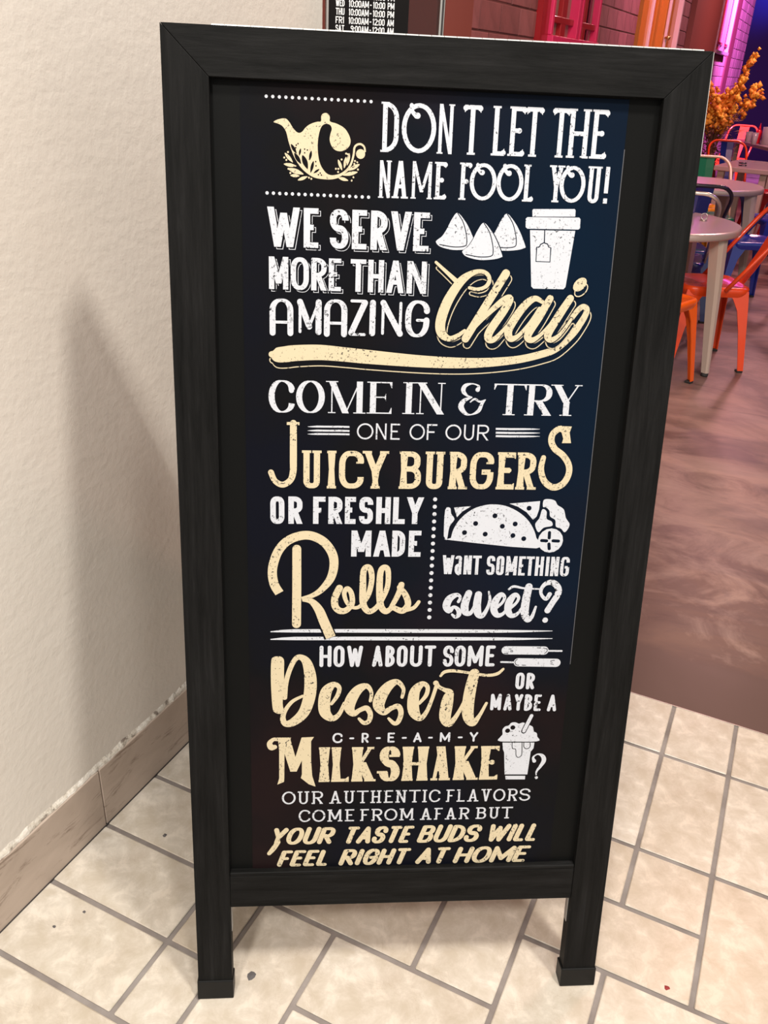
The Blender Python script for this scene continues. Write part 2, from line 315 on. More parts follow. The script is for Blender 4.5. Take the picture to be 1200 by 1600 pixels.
# ---------------------------------------------------------------- structure: brick wall with coloured windows
K = -BW / 1.0096
bw = struct(box('wall_brick', (BW - 0.25, 3.735, 0), (BW - 0.006, 15.8, 3.4), M['mortar']), 'painted brick wall washed in pink and violet light')
WIN = [(3.332, 4.144, 1.505), (5.096, 6.30, 1.40), (8.30, 9.25, 1.60)]      # spans on the near wall plane; scaled to this wall
PIL = (6.816 * K, 8.177 * K)
def blocked(v0, v1, z1):
    for a, b, s in WIN:
        if v1 > a * K and v0 < b * K and z1 > 1.42 + (s - 1.42) * K - 0.0: return True
    return v1 > PIL[0] and v0 < PIL[1]
BH, BL_ = 0.117, 0.275
cand = []
for r in range(0, 29):
    z0 = 0.0 + r * BH + 0.031; off = (r % 2) * BL_ / 2
    k = 0
    v = 3.735 - off
    while v < 15.8:
        a, b = max(v, 3.735), min(v + BL_, 15.8); v += BL_
        if b - a < 0.03: continue
        if blocked(a, b, z0 + BH):
            # clip against the openings
            segs = [(a, b)]
            for wa, wb, s in WIN + [(6.816, 8.177, -9)]:
                if z0 + BH > 1.42 + (s - 1.42) * K:
                    ns = []
                    for p, q in segs:
                        if p < wa * K: ns.append((p, min(q, wa * K)))
                        if q > wb * K: ns.append((max(p, wb * K), q))
                    segs = ns
        else: segs = [(a, b)]
        for p, q in segs:
            if q - p > 0.03: cand.append((p, q, z0))
def seen(p, q, z0):
    zm = z0 + BH / 2; vm = (p + q) / 2 / K
    zn = 1.42 + (zm - 1.42) / K
    lo = 1.49 + 0.02 * (vm - 2.6) if vm < 8.3 else 1.10
    return lo - 0.05 < zn < 1.43 + 0.09 * vm
vis = sorted([c for c in cand if seen(*c)], key=lambda c: c[0])[:295]; vs_ = set(vis)
cache = {}
for p, q, z0 in vis:
    key = round(q - p, 3)
    if key not in cache:
        bm = bmesh.new(); bmesh.ops.create_cube(bm, size=1)
        for v in bm.verts: v.co = Vector((v.co.x * 0.02, v.co.y * (q - p - 0.007), v.co.z * (BH - 0.007)))
        bmesh.ops.bevel(bm, geom=[e for e in bm.edges if all(v.co.x > 0 for v in e.verts)], offset=0.003, segments=1, affect='EDGES')
        me = bpy.data.meshes.new('brick'); bm.to_mesh(me); bm.free(); me.materials.append(M['brick']); cache[key] = me
    o = bpy.data.objects.new('brick', cache[key]); COL.objects.link(o); o.parent = bw
    o.location = Vector((BW - 0.011 + random.uniform(-0.0015, 0.0015), (p + q) / 2, z0 + BH / 2)) - bw.location
V_, F_ = [], []
for c in cand:
    if c in vs_: continue
    p, q, z0 = c; n = len(V_); p += .005; q -= .005; a, b = z0 + .005, z0 + BH - .005; x = BW - 0.001
    V_ += [(x, p, a), (x, q, a), (x, q, b), (x, p, b), (x - .02, p, a), (x - .02, q, a), (x - .02, q, b), (x - .02, p, b)]
    F_ += [tuple(n + i for i in t) for t in [(0, 1, 2, 3), (0, 4, 5, 1), (1, 5, 6, 2), (2, 6, 7, 3), (3, 7, 4, 0)]]
o = obj('brickwork', V_, F_, M['brick'], bw); o['kind'] = 'stuff'; o.location = -bw.location
struct(box('trim_3', (BW - 0.05, PIL[0], 0), (BW + 0.05, PIL[1], 3.4), M['terracotta'], None, 0.004), 'smooth brown red pilaster between brick bays')
struct(box('trim_4', (BW - 0.01, 9.50 * K, 0), (BW + 0.015, 9.86 * K, 3.4), M['dark_red'], None, 0.003), 'narrow dark red strip down the far brick wall')
struct(box('wall_back', (-8.0, 18.2, 0), (9.0, 18.4, 4.6), M['dark_wall']), 'dark back wall with blue and violet glow')

struct(box('ceiling', (BW - 0.25, 2.0, 3.5), (7.2, 18.4, 3.6), mat('dark_dining_ceiling', (0.06, 0.05, 0.055), 0.8)), 'unseen dark ceiling over the restaurant')  # out of view; added to keep world light off the dining room
struct(box('wall_right', (7.0, 2.0, 0), (7.2, 18.2, 3.5), M['terracotta']), 'unseen terracotta wall on the far side of the restaurant')  # out of view; added with the ceiling to shut out world light
def window(n, wa, wb, sill, top, fr, frame_m, pane_m, bars, label, knob=True, side=None):
    y0, y1, z0 = wa * K, wb * K, 1.42 + (sill - 1.42) * K
    w = empty('window_%d' % n, (BW, y0, z0)); struct(w, label)
    W_, H_ = y1 - y0, top - z0
    X = 0.045
    if side:
        box('side_jamb', (-0.01, -0.002, 0), (X * 0.6, side[0], H_), side[1], w); s0 = side[0]
    else: s0 = 0
    box('pane', (-0.01, s0, 0), (0.004, W_, H_), pane_m, w)
    box('window_sill', (0.0, s0, 0), (X + 0.012, W_, fr), frame_m, w, 0.004)
    for a in (s0, W_ - fr): box('window_frame', (0, a, fr), (X, a + fr, H_), frame_m, w, 0.005)
    for (a, t, mm_, d) in bars: box('mullion', (0, s0 + a * (W_ - s0), fr), (d, s0 + a * (W_ - s0) + t, H_), mm_, w, 0.003)
    for zz in (0.06, 0.62, 1.1):
        if fr + zz < H_: box('glazing_bar', (0, s0 + fr, fr + zz), (X * 0.7, W_ - fr, fr + zz + 0.03), bars[0][2], w, 0.003)
    if knob:
        k = lathe('knob', [(0.006, 0), (0.009, 0.01), (0.018, 0.02), (0.020, 0.03), (0.012, 0.042), (0.001, 0.045)], M['brass'], w, 12)
        k.location = (X, s0 + (W_ - s0) * 0.5, 0.30); k.rotation_euler = (0, math.pi / 2, 0)
window(1, *WIN[0], 3.0, 0.035, M['pink_wood'], M['grey_pane'], [(0.22, 0.09, M['red_wood'], .03), (0.46, 0.05, M['pink_wood'], .055), (0.55, 0.03, M['pink_wood'], .05), (0.68, 0.06, M['red_wood'], .03), (0.80, 0.10, M['dark_pane'], .012)], 'magenta painted wooden window with upright bars', True, (0.13, M['red_wood']))
window(2, *WIN[1], 3.0, 0.05, M['pale_wood'], M['amber_wood'], [(0.18, 0.10, M['amber_wood'], .03), (0.40, 0.06, M['amber_wood'], .05), (0.50, 0.045, M['pale_wood'], .055), (0.64, 0.10, M['amber_wood'], .03)], 'amber wooden shutter window with pale moulding', True, (0.30, M['amber_wood']))
window(3, *WIN[2], 3.2, 0.035, M['dimmed_pale_wood'], M['dark_pane'], [(0.30, 0.18, M['red_wood'], .02), (0.52, 0.05, M['dimmed_pale_wood'], .05), (0.70, 0.16, M['red_wood'], .02)], 'dark red window with pale pink moulding', False)

# ---------------------------------------------------------------- hours sign (flat vinyl on the door)
hs = empty('hours_sign', C0 + Vector((0, 0, 0)), ang)
tag(hs, 'black opening hours panel with white lettering beside the beige wall', 'sign')
box('sign_panel', (0.006, -0.0065, 1.30), (0.181, -0.0032, 1.80), M['sign_black'], hs)

# ---------------------------------------------------------------- lettering engine
GL = {
 'A': 'L0,0,.5,1,0 L.5,1,1,0,1 L.17,.3,.83,.3,0', 'B': 'L0,0,0,1,1 R0,1;.92,1;.92,.54;0,.54 R0,.54;1,.54;1,0;0,0', 'C': 'R1,.72;1,1;0,1;0,0;1,0;1,.28',
 'D': 'L0,0,0,1,1 R0,1;1,1;1,0;0,0', 'E': 'L0,0,0,1,1 L0,1,1,1,0 L0,.52,.82,.52,0 L0,0,1,0,0', 'F': 'L0,0,0,1,1 L0,1,1,1,0 L0,.5,.8,.5,0',
 'G': 'R1,.74;1,1;0,1;0,0;1,0;1,.46 L.5,.46,1,.46,0', 'H': 'L0,0,0,1,1 L1,0,1,1,1 L0,.5,1,.5,0', 'I': 'L.5,0,.5,1,1', 'J': 'R1,1;1,0;0,0;0,.3',
 'K': 'L0,0,0,1,1 L0,.38,1,1,0 L.3,.56,1,0,1', 'L': 'L0,0,0,1,1 L0,0,1,0,0', 'M': 'L0,0,0,1,0 L1,0,1,1,1 L0,1,.5,.18,1 L.5,.18,1,1,0', 'N': 'L0,0,0,1,0 L1,0,1,1,0 L0,1,1,0,1',
 'O': 'O', '0': 'O', '@': 'O', 'P': 'L0,0,0,1,1 R0,1;1,1;1,.46;0,.46', 'R': 'L0,0,0,1,1 R0,1;1,1;1,.47;0,.47 L.42,.47,1,0,1',
 'S': 'R1,.76;1,1;0,1;0,.53;1,.5;1,0;0,0;0,.24', 'T': 'L.5,0,.5,1,1 L0,1,1,1,0', 'U': 'R0,1;0,0;1,0;1,1', 'V': 'L0,1,.5,0,1 L.5,0,1,1,0', 'W': 'L0,1,.26,0,1 L.26,0,.5,.86,0 L.5,.86,.74,0,1 L.74,0,1,1,0',
 'X': 'L0,0,1,1,0 L0,1,1,0,1', 'Y': 'L0,1,.5,.42,1 L.5,.42,1,1,0 L.5,0,.5,.44,1', 'Z': 'L0,1,1,1,0 L0,0,1,0,0 L0,0,1,1,1', '-': 'L0,.45,1,.45,1', '!': 'L.5,.28,.5,1,1 L.5,0,.5,.14,1',
 '^': 'R0,0;0,1;1,1;1,0 L0,.33,1,.33,0', 'a': 'R.05,.86;.05,.97;1,.97;1,0 R1,.5;0,.5;0,0;1,0', ':': 'L.5,0,.5,.2,1 L.5,.55,.5,.75,1', '1': 'L.6,0,.6,1,1 L.1,.75,.6,1,0', '2': 'R0,.76;0,1;1,1;1,.55;0,.06 L0,0,1,0,0',
 '9': 'R1,.5;0,.5;0,1;1,1;1,0;.05,0'}
WD = {'I': .45, 'M': 1.35, 'W': 1.5, ' ': .55, '-': .6, ':': .35, '1': .62, 'L': .82, 'E': .86, 'F': .82, '!': .4, 'O': 1.12, 'A': 1.1, 'N': 1.05}
ST = {  # serif kind, corner roundness, round caps, stroke contrast
 'wood': dict(serif=1.75, sh=.42, k=1.0), 'block': dict(k=.9), 'brush': dict(k=.95, cap=1, con=1), 'didone': dict(lim=99, serif=2.0, sh=.2, k=1.0, con=1, thinserif=1), 'thinround': dict(k=1.0, lim=99),
 'slab': dict(serif=1.5, sh=.42, k=.8), 'bold': dict(k=.75), 'round': dict(k=.95, cap=1), 'west': dict(serif=1.28, sh=.28, k=1.0, con=1), 'slabthin': dict(lim=99, serif=2.4, sh=.7, k=1.0), 'brushcaps': dict(k=.9, cap=1), 'sans': dict(k=.85)}
class Print:
    def __init__(s): s.v, s.f, s.mi, s.n = [], [], [], 0
    def poly(s, pts, mi, tri=False):
        s.n += 1; y = -(0.00012 + s.n * 0.0000022); b = len(s.v)
        s.v += [(p[0], y, p[1]) for p in pts]
        if len(pts) <= 4 and not tri: s.f.append(tuple(range(b, b + len(pts)))); s.mi.append(mi)
        else:
            for t in tessellate_polygon([[Vector((p[0], p[1], 0)) for p in pts]]): s.f.append(tuple(b + i for i in t)); s.mi.append(mi)
    def disc(s, c, r, mi, ry=None, rot=0, n=16):
        ry = ry or r; ca, sa = math.cos(rot), math.sin(rot)
        s.poly([(c[0] + math.cos(a) * r * ca - math.sin(a) * ry * sa, c[1] + math.cos(a) * r * sa + math.sin(a) * ry * ca) for a in [2 * math.pi * k / n for k in range(n)]], mi, True)
    def ribbon(s, P, mi, cap=False, closed=False):
        """P: (x, y, width) centreline"""
        n = len(P); L, R_ = [], []
        for i in range(n):
            a = P[(i - 1) % n] if (closed or i > 0) else P[i]; b = P[(i + 1) % n] if (closed or i < n - 1) else P[i]
            dx, dy = b[0] - a[0], b[1] - a[1]; d = math.hypot(dx, dy) or 1; h = P[i][2] / 2
            L.append((P[i][0] - dy / d * h, P[i][1] + dx / d * h)); R_.append((P[i][0] + dy / d * h, P[i][1] - dx / d * h))
        s.n += 1; y = -(0.00012 + s.n * 0.0000022); b0 = len(s.v)
        s.v += [(p[0], y - i * 1.4e-6, p[1]) for i, p in enumerate(L)] + [(p[0], y - i * 1.4e-6, p[1]) for i, p in enumerate(R_)]
        s.n += int(n * 0.64)
        for i in range(n if closed else n - 1):
            j = (i + 1) % n; s.f.append((b0 + i, b0 + n + i, b0 + n + j, b0 + j)); s.mi.append(mi)
        if cap and not closed:
            s.disc(P[0], P[0][2] / 2, mi); s.disc(P[-1], P[-1][2] / 2, mi)
def spline(P, sub=6, closed=False):
    n = len(P); out = []
    for i in range(n if closed else n - 1):
        q = [P[(i + k) % n] if closed else P[min(max(i + k, 0), n - 1)] for k in (-1, 0, 1, 2)]
        for j in range(sub):
            t = j / sub
            out.append(tuple(0.5 * (2 * q[1][d] + (q[2][d] - q[0][d]) * t + (2 * q[0][d] - 5 * q[1][d] + 4 * q[2][d] - q[3][d]) * t * t + (3 * q[1][d] - q[0][d] - 3 * q[2][d] + q[3][d]) * t ** 3) for d in range(len(P[0]))))
    if not closed: out.append(tuple(P[-1]))
    return out
def rounded(P, k, closed=False, n=8, lim=99):
    out = []; m_ = len(P)
    for i in range(m_):
        if not closed and i in (0, m_ - 1): out.append(P[i]); continue
        a, p, b = P[i - 1], P[i], P[(i + 1) % m_]
        ea = 1.0 if (not closed and i - 1 == 0) else 0.5; eb = 1.0 if (not closed and i + 1 == m_ - 1) else 0.5
        la = math.hypot(a[0] - p[0], a[1] - p[1]) or 1e-6; lb = math.hypot(b[0] - p[0], b[1] - p[1]) or 1e-6
        ca, cb = la * min(k, 1) * ea, lb * min(k, 1) * eb; ca, cb = min(ca, lim * cb), min(cb, lim * ca)
        A = [p[d] + (a[d] - p[d]) * ca / la for d in (0, 1)]; B = [p[d] + (b[d] - p[d]) * cb / lb for d in (0, 1)]
        c1 = [A[d] + (p[d] - A[d]) * .55 for d in (0, 1)]; c2 = [B[d] + (p[d] - B[d]) * .55 for d in (0, 1)]
        for j in range(n + 1):
            t = j / n; out.append(tuple(A[d] * (1 - t) ** 3 + 3 * c1[d] * t * (1 - t) ** 2 + 3 * c2[d] * t * t * (1 - t) + B[d] * t ** 3 for d in (0, 1)))
    r = [out[0]]
    for p in out[1:]:
        if math.hypot(p[0] - r[-1][0], p[1] - r[-1][1]) > 1e-5: r.append(p)
    return r
def glyph(pr, ch, x0, x1, y0, h, w, thin, style, mi, slant=0, shrink=0, dx=0, dy=0):
    S = ST[style]; cap = S.get('cap'); con = S.get('con'); sh = shrink
    w = min(w, (x1 - x0) * (.9 if ch in 'I-!:' else .46))
    if ch == '-': w = thin
    if style == 'wood' and ch in 'NM': w *= .74
    iw = (x1 - x0) - w; iy = thin / 2
    def X(x, y): return x0 + w / 2 + x * iw + slant * (y - y0) + dx if ch not in 'I!:' else (x0 + x1) / 2 + slant * (y - y0) + dx
    def Y(y, inset): return y0 + inset + y * (h - 2 * inset) + dy
    W, T = w - 2 * sh, thin - 2 * sh
    if S.get('serif') and ch not in 'I!@OCGST-' and style != 'west':
        e_ = (S['serif'] - 1) / 2 * w * (.45 if ch in 'AY' else .8)
        if style == 'slabthin': e_ = w * .9
        x0 += e_; x1 -= e_ * (1 if ch in 'HMNKAUYVWX' else .3); iw = (x1 - x0) - w
    if W <= 0: return
    T = max(T, 0.0002)
    spec = GL.get(ch)
    if spec is None: return
    if style == 'didone' and ch == 'M': spec = spec.replace('.5,.18', '.5,0')
    parts = spec.split()
    ends = {}
    for p in parts:
        if p[0] == 'L':
            a = [float(t) for t in p[1:].split(',')]
            if a[1] != a[3]:
                for e in ((a[0], a[1]), (a[2], a[3])): ends[e] = ends.get(e, 0) + 1
    for p in parts:
        if p == 'O' or p[0] == 'R':
            Q = [(0, 0), (1, 0), (1, 1), (0, 1)] if p == 'O' else [tuple(float(t) for t in q.split(',')) for q in p[1:].split(';')]
            cl = p == 'O'; inset = iy if not (cap and not cl) else max(iy, thin / 2)
            k = S['k']
            if ch in 'BDPR' : k = k * .95
            R_ = []
            for q in Q:
                fy = 0 if (not cl and q in (Q[0], Q[-1]) and q[1] in (0, 1) and ch in 'UJ^a9' and not cap) else inset
                R_.append((q[0], (Y(q[1], fy) - dy)))
            pts = rounded([(x0 + w / 2 + q[0] * iw, q[1]) for q in R_], k, cl, 7, 99 if (cl and ch == '@') else (1.15 if ch in 'UJ^aDBPR' else (S.get('lim', 1.5))))
            n = len(pts); C = []
            for i in range(n):
                a = pts[(i - 1) % n] if (cl or i > 0) else pts[i]; b = pts[(i + 1) % n] if (cl or i < n - 1) else pts[i]
                d = math.hypot(b[0] - a[0], b[1] - a[1]) or 1; f = abs(b[1] - a[1]) / d
                if ch == 'S': f = max(f, 1 - abs((pts[i][1] - y0) / h - .5) * 3.2)
                C.append((pts[i][0] + slant * (pts[i][1] - y0) + dx, pts[i][1] + dy, T + (W - T) * (f ** 1.3)))
            pr.ribbon(C, mi, cap, cl)
            if S.get('serif') and not sh:
                for (q, c) in ((Q[0], C[0]), (Q[-1], C[-1])):
                    if not cl and q[1] in (0, 1) and ch in 'UJ':
                        sw = w * S['serif']; t_ = thin if S.get('thinserif') else w * S['sh']; pr.poly([(c[0] - sw / 2, y0 + h), (c[0] - sw / 2, y0 + h - t_), (c[0] + sw / 2, y0 + h - t_), (c[0] + sw / 2, y0 + h)], mi)
                if style == 'didone' and ch == 'C': pr.disc((C[0][0] - w * .05, C[0][1] - w * .1), w * .42, mi)
                if style in ('slab', 'west', 'wood', 'slabthin') and ch in 'CGS':
                    ee = [C[0]] if ch != 'S' else [C[0], C[-1]]
                    for c in ee: pr.ribbon([(c[0] - w * .75, c[1], w * .3), (c[0] + w * .42, c[1] , w * .3)], mi)
            if ch == '@':
                cx, cy = (x0 + x1) / 2, y0 + h
                pr.ribbon(spline([(cx - iw * .27, cy - h * .05, w * .9), (cx - iw * .24, cy - h * .17, w * .8), (cx - iw * .10, cy - h * .26, w)], 5), mi, True); pr.disc((cx - iw * .06, cy - h * .25), w * .62, mi)
            if style == 'didone' and ch == 'O': pass
        else:
            a = [float(t) for t in p[1:].split(',')]
            if a[1] == a[3]:      # horizontal bar
                y = Y(a[1], iy); xa, xb = X(a[0], y), X(a[2], y)
                if not cap:
                    if a[0] == 0: xa -= w / 2 - sh
                    if a[2] == 1 and ch not in 'HAG^B': xb += w / 2 - sh
                    elif ch in 'EF' and a[2] != 1: xb -= sh
                t_ = W if ch == '-' else T
                pr.ribbon([(xa, y, t_), (xb, y, t_)], mi, cap)
                if S.get('serif') and ch in 'EFLTZ' and not sh and style != 'slabthin':
                    sgn = -1 if a[1] > .6 else (1 if a[1] < .1 else 0); L_ = h * (.17 if style == 'didone' else .10)
                    es = [xb] + ([xa] if ch in 'T' or (ch == 'Z' and a[1] < .5) else [])
                    for e in es:
                        d_ = -1 if e == xb else 1; ww = w * (.30 if style == 'didone' else .42)
                        if sgn: pr.poly([(e, y - sgn * T / 2), (e + d_ * ww * 1.6, y), (e + d_ * ww * .3, y + sgn * L_), (e, y + sgn * L_)], mi)
                        elif style == 'didone': pr.poly([(e, y - L_ * .7), (e, y + L_ * .7), (e + d_ * ww, y)], mi)
                        else: pr.disc((e - w * .1, y), w * .34, mi)
                    if style == 'wood': 
                        for e in es: pr.disc((e - (w * .2 if e == xb else -w * .2), y + (sgn * thin * .2)), w * .55, mi)
            else:
                f = (1 if a[4] else 0) if con else 1
                wd = (W if f else T)
                ya, yb = (Y(a[1], w / 2 if cap else 0), Y(a[3], w / 2 if cap else 0))
                if not cap:
                    if a[1] in (0, 1): ya += sh if a[1] == 0 else -sh
                    if a[3] in (0, 1): yb += sh if a[3] == 0 else -sh
                xa, xb = X(a[0], ya), X(a[2], yb)
                if cap: pr.ribbon([(xa, ya, wd), (xb, yb, wd)], mi, True)
                else:
                    d = math.hypot(xb - xa, yb - ya); hw = wd / 2 * d / max(abs(yb - ya), 1e-6); hw = min(hw, wd * 1.1)
                    bow = 0
                    if style in ('west', 'slab') and xa == xb: # waisted stem
                        e1 = wd * .62; pr.poly([(xa - e1, ya), (xa + e1, ya), (xa + wd * .44, (ya + yb) / 2), (xb + e1, yb), (xb - e1, yb), (xa - wd * .44, (ya + yb) / 2)], mi, True)
                    else: pr.poly([(xa - hw, ya), (xa + hw, ya), (xb + hw, yb), (xb - hw, yb)], mi)
                if S.get('serif') and not sh:
                    for e, xe in (((a[0], a[1]), xa), ((a[2], a[3]), xb)):
                        if e[1] in (0, 1) and (ends[e] < 2 or (ch in 'MN' and e[1] == 1 and e[0] == 0 and style in ('didone', 'slabthin'))) and ch not in '!:' and not (ch == 'T' and e[1] == 1) and not (ch == 'N' and e == (1, 0)):
                            base = w if (f or style == 'slabthin') else w * .62
                            sw = base * S['serif']; t_ = thin * .8 if S.get('thinserif') else w * S['sh']
                            xl, xr_ = xe - sw / 2, xe + sw / 2
                            if ch in 'EFBDPRL' and style in ('didone', 'slabthin'): xr_ = xe
                            yy = y0 + dy if e[1] == 0 else y0 + h - t_ + dy
                            pr.poly([(xl, yy), (xr_, yy), (xr_, yy + t_), (xl, yy + t_)], mi)
def draw_text(pr, s, x0, x1, y0, h, w, thin, style, mi, slant=0, gap=0, rise=0, gapk=.22, **kw):
    n = len(s)
    if n == 1: glyph(pr, s, x0, x1, y0, h, w, thin, style, mi, slant, **kw); return
    g = gap or w * gapk
    tot = sum(WD.get(c, 1) for c in s); unit = ((x1 - x0) - g * (n - 1)) / tot; x = x0; off = -slant * h / 2
    for c in s:
        ww = WD.get(c, 1) * unit; r = rise * ((x + ww / 2 - (x0 + x1) / 2) / (x1 - x0))
        if c != ' ': glyph(pr, c, x + off, x + ww + off, y0 + r, h, w, thin, style, mi, slant, **kw)
        x += ww + g
hp = Print()
for row, (day, a, b, x) in enumerate([('TUE', '10:00AM', '10:00PM', .0575), ('WED', '10:00AM', '10:00PM', .0575), ('THU', '10:00AM', '10:00PM', .0575), ('FRI', '10:00AM', '12:00AM', .0575), ('SAT', '9:00AM', '12:00AM', .062), ('SUN', '9:00AM', '10:00PM', .062)]):
    z = 1.5016 - (row - 2) * 0.0154; hh = 0.0125; w_ = 0.0018
    draw_text(hp, day, .0195, .0385, z, hh, w_, .002, 'sans', 0, gapk=.35)
    for s_, xa, xb in ((a, .0475 if len(a) == 7 else .0525, .0915), (b[:5], .1005, .1275), (b[5:], .133, .148)):
        draw_text(hp, s_, xa, xb, z, hh, w_, .002, 'sans', 0, gapk=.3)
    draw_text(hp, '-', .0940, .0975, z, hh, w_, .002, 'sans', 0)
hl = obj('printed_hours', hp.v, hp.f, [M['vinyl_white']], hs); hl.location = (0, -0.0065, 0); hl['label'] = 'white lettering: opening hours for each day'

# ---------------------------------------------------------------- the A-frame sign
BLp = Vector((-0.60974555, 0.69168152, 0.0)); bd = Vector((0.8717644, 0.48992534, 0)); ub = Vector((-0.09337596, 0.16615152, 0.98166929)); bn = Vector((0.48094466, -0.85578434, 0.19059223))
BWD, BHT = 0.6844, 1.4764
sign = empty('a_frame_sign', BLp + bd * BWD / 2 + Vector((-0.49, 0.872, 0)) * 0.42)
tag(sign, 'tall black wooden A-frame sidewalk sign with cream and white hand lettered menu', 'sign')
MB = Matrix(((bd.x, -bn.x, ub.x, BLp.x), (bd.y, -bn.y, ub.y, BLp.y), (bd.z, -bn.z, ub.z, BLp.z), (0, 0, 0, 1)))
def onto(o, mat_): # place a part built in leaf coordinates into the leaf plane, then under the sign
    o.matrix_local = Matrix.Translation(-sign.location) @ mat_ @ Matrix.Translation(o.location)
    o.parent = sign; return o
XL, XR = 0.0565, 0.6272      # inner edges of stiles
ZT, ZB1, ZB0 = 1.4195, 0.2535, 0.1855
TH = 0.024
def leaf_frame(Mx, front):
    onto(prism('stile', [(0, 0.034), (XL, 0.034), (XL, ZT), (0, BHT)], 1, 0, TH, M['wood_v'], None, 0.0006), Mx)
    onto(prism('stile', [(BWD, 0.034), (BWD, BHT), (XR, ZT), (XR, 0.034)], 1, 0, TH, M['wood_v'], None, 0.0006), Mx)
    onto(prism('top_rail', [(0.0006, BHT), (XL, ZT + 0.0006), (XR, ZT + 0.0006), (BWD - 0.0006, BHT)], 1, 0, TH, M['wood_h'], None, 0.0006), Mx)
    onto(box('bottom_rail', (XL, 0.0015, ZB0), (XR, TH, ZB1 - 0.007), M['wood_h'], None, 0.001), Mx)
    if front: onto(box('panel_bead', (XL, 0.0005, ZB1 - 0.007), (XR, 0.014, ZB1), M['wood_h'], None, 0.0025, 3), Mx)
    onto(box('board_panel', (XL - 0.004, 0.0115, ZB1 - 0.004), (XR + 0.004, 0.0175, ZT + 0.004), M['panel']), Mx)
    for a, b in ((-0.0018, XL + 0.002), (XR - 0.003, BWD + 0.002)):
        onto(box('foot_cap', (a, -0.0025, 0.0), (b, TH + 0.0025, 0.0375), M['black_plastic'], None, 0.0018), Mx)
leaf_frame(MB, True)
# angle brackets on the inside of the legs, bare edge wear
for x in (XL, XR): 
    s = 1 if x == XL else -1
    o = onto(box('corner_bracket', (min(x, x + s * 0.0016), 0.009, 0.130), (max(x, x + s * 0.0016), 0.021, ZB0 - 0.001), M['steel'], None, 0.0004), MB); o['label'] = 'thin galvanised corner bracket'
    onto(box('corner_bracket', (min(x, x + s * 0.045), 0.009, ZB0 - 0.0016), (max(x, x + s * 0.045), 0.021, ZB0), M['steel'], None, 0.0004), MB)
# rear leaf, hinged at the top edge; unseen, lengthened and splayed to shape the wall shadow
hd = Vector((-0.48992534, 0.8717644, 0)); RK = 0.90
topb = BLp + ub * (BHT - 0.006) - bn * (TH + 0.006)
foot = BLp + hd * RK; ur = (topb - foot); rl = ur.length; ur = ur.normalized(); rn = bd.cross(ur).normalized()   # rn points towards the viewer's side
MR = Matrix(((bd.x, rn.x * -1, ur.x, foot.x), (bd.y, rn.y * -1, ur.y, foot.y), (bd.z, rn.z * -1, ur.z, foot.z), (0, 0, 0, 1)))
_s = BHT; dzl = rl - BHT
MR = MR @ Matrix.Translation((0, 0, 0))
_Z = (ZT, ZB1, ZB0, BHT); ZT, ZB1, ZB0, BHT = ZT + dzl, ZB1, ZB0, rl
leaf_frame(MR, False)
ZT, ZB1, ZB0, BHT = _Z
# piano hinge along the top, knuckle by knuckle
hc = BLp + ub * (BHT + 0.0008) - bn * (TH - 0.012)
bm = bmesh.new(); kn = 0.0158; n = int((BWD - 0.062) / kn)
for i in range(n):
    a = 0.060 + i * kn; tube_bm(bm, [hc + bd * a + Vector((0, 0, 0)), hc + bd * (a + kn - 0.0007)], 0.0031, 10)
bmesh.ops.recalc_face_normals(bm, faces=bm.faces)
o = from_bm('piano_hinge', bm, M['hinge']); o.parent = sign; o.location = -sign.location; o['label'] = 'bright steel piano hinge along the top edge'
o = onto(box('hinge_plate', (0.060, 0.0085, BHT - 0.0005), (0.682, 0.020, BHT + 0.0012), M['hinge']), MB)
# pale worn arris on the outer right stile and the mitre joints
onto(box('worn_edge', (BWD - 0.0006, 0.0006, 1.355), (BWD + 0.0007, 0.0030, BHT - 0.001), M['scratch']), MB)
# poster: a thin film on the recessed panel
PX0, PX1 = 0.0930, 0.5862
poster = onto(box('poster', (PX0, 0.0108, ZB1 - 0.001), (PX1, 0.0115, ZT - 0.001), M['poster']), MB)
poster['label'] = 'dark navy printed poster with white and cream hand lettering'
pc = Vector(((PX0 + PX1) / 2, 0.01115, (ZB1 + ZT - 0.002) / 2))
# recentre the poster mesh so object coordinates run in leaf space
me = poster.data
for v in me.vertices: v.co += pc
poster.matrix_local = Matrix.Translation(-sign.location) @ MB

onto(box('poster_edge', (PX1 - 0.0003, 0.0104, 0.62), (PX1 + 0.0006, 0.0109, ZT - 0.06), mat('pale_film_edge', (0.09, 0.09, 0.10), 0.5)), MB)
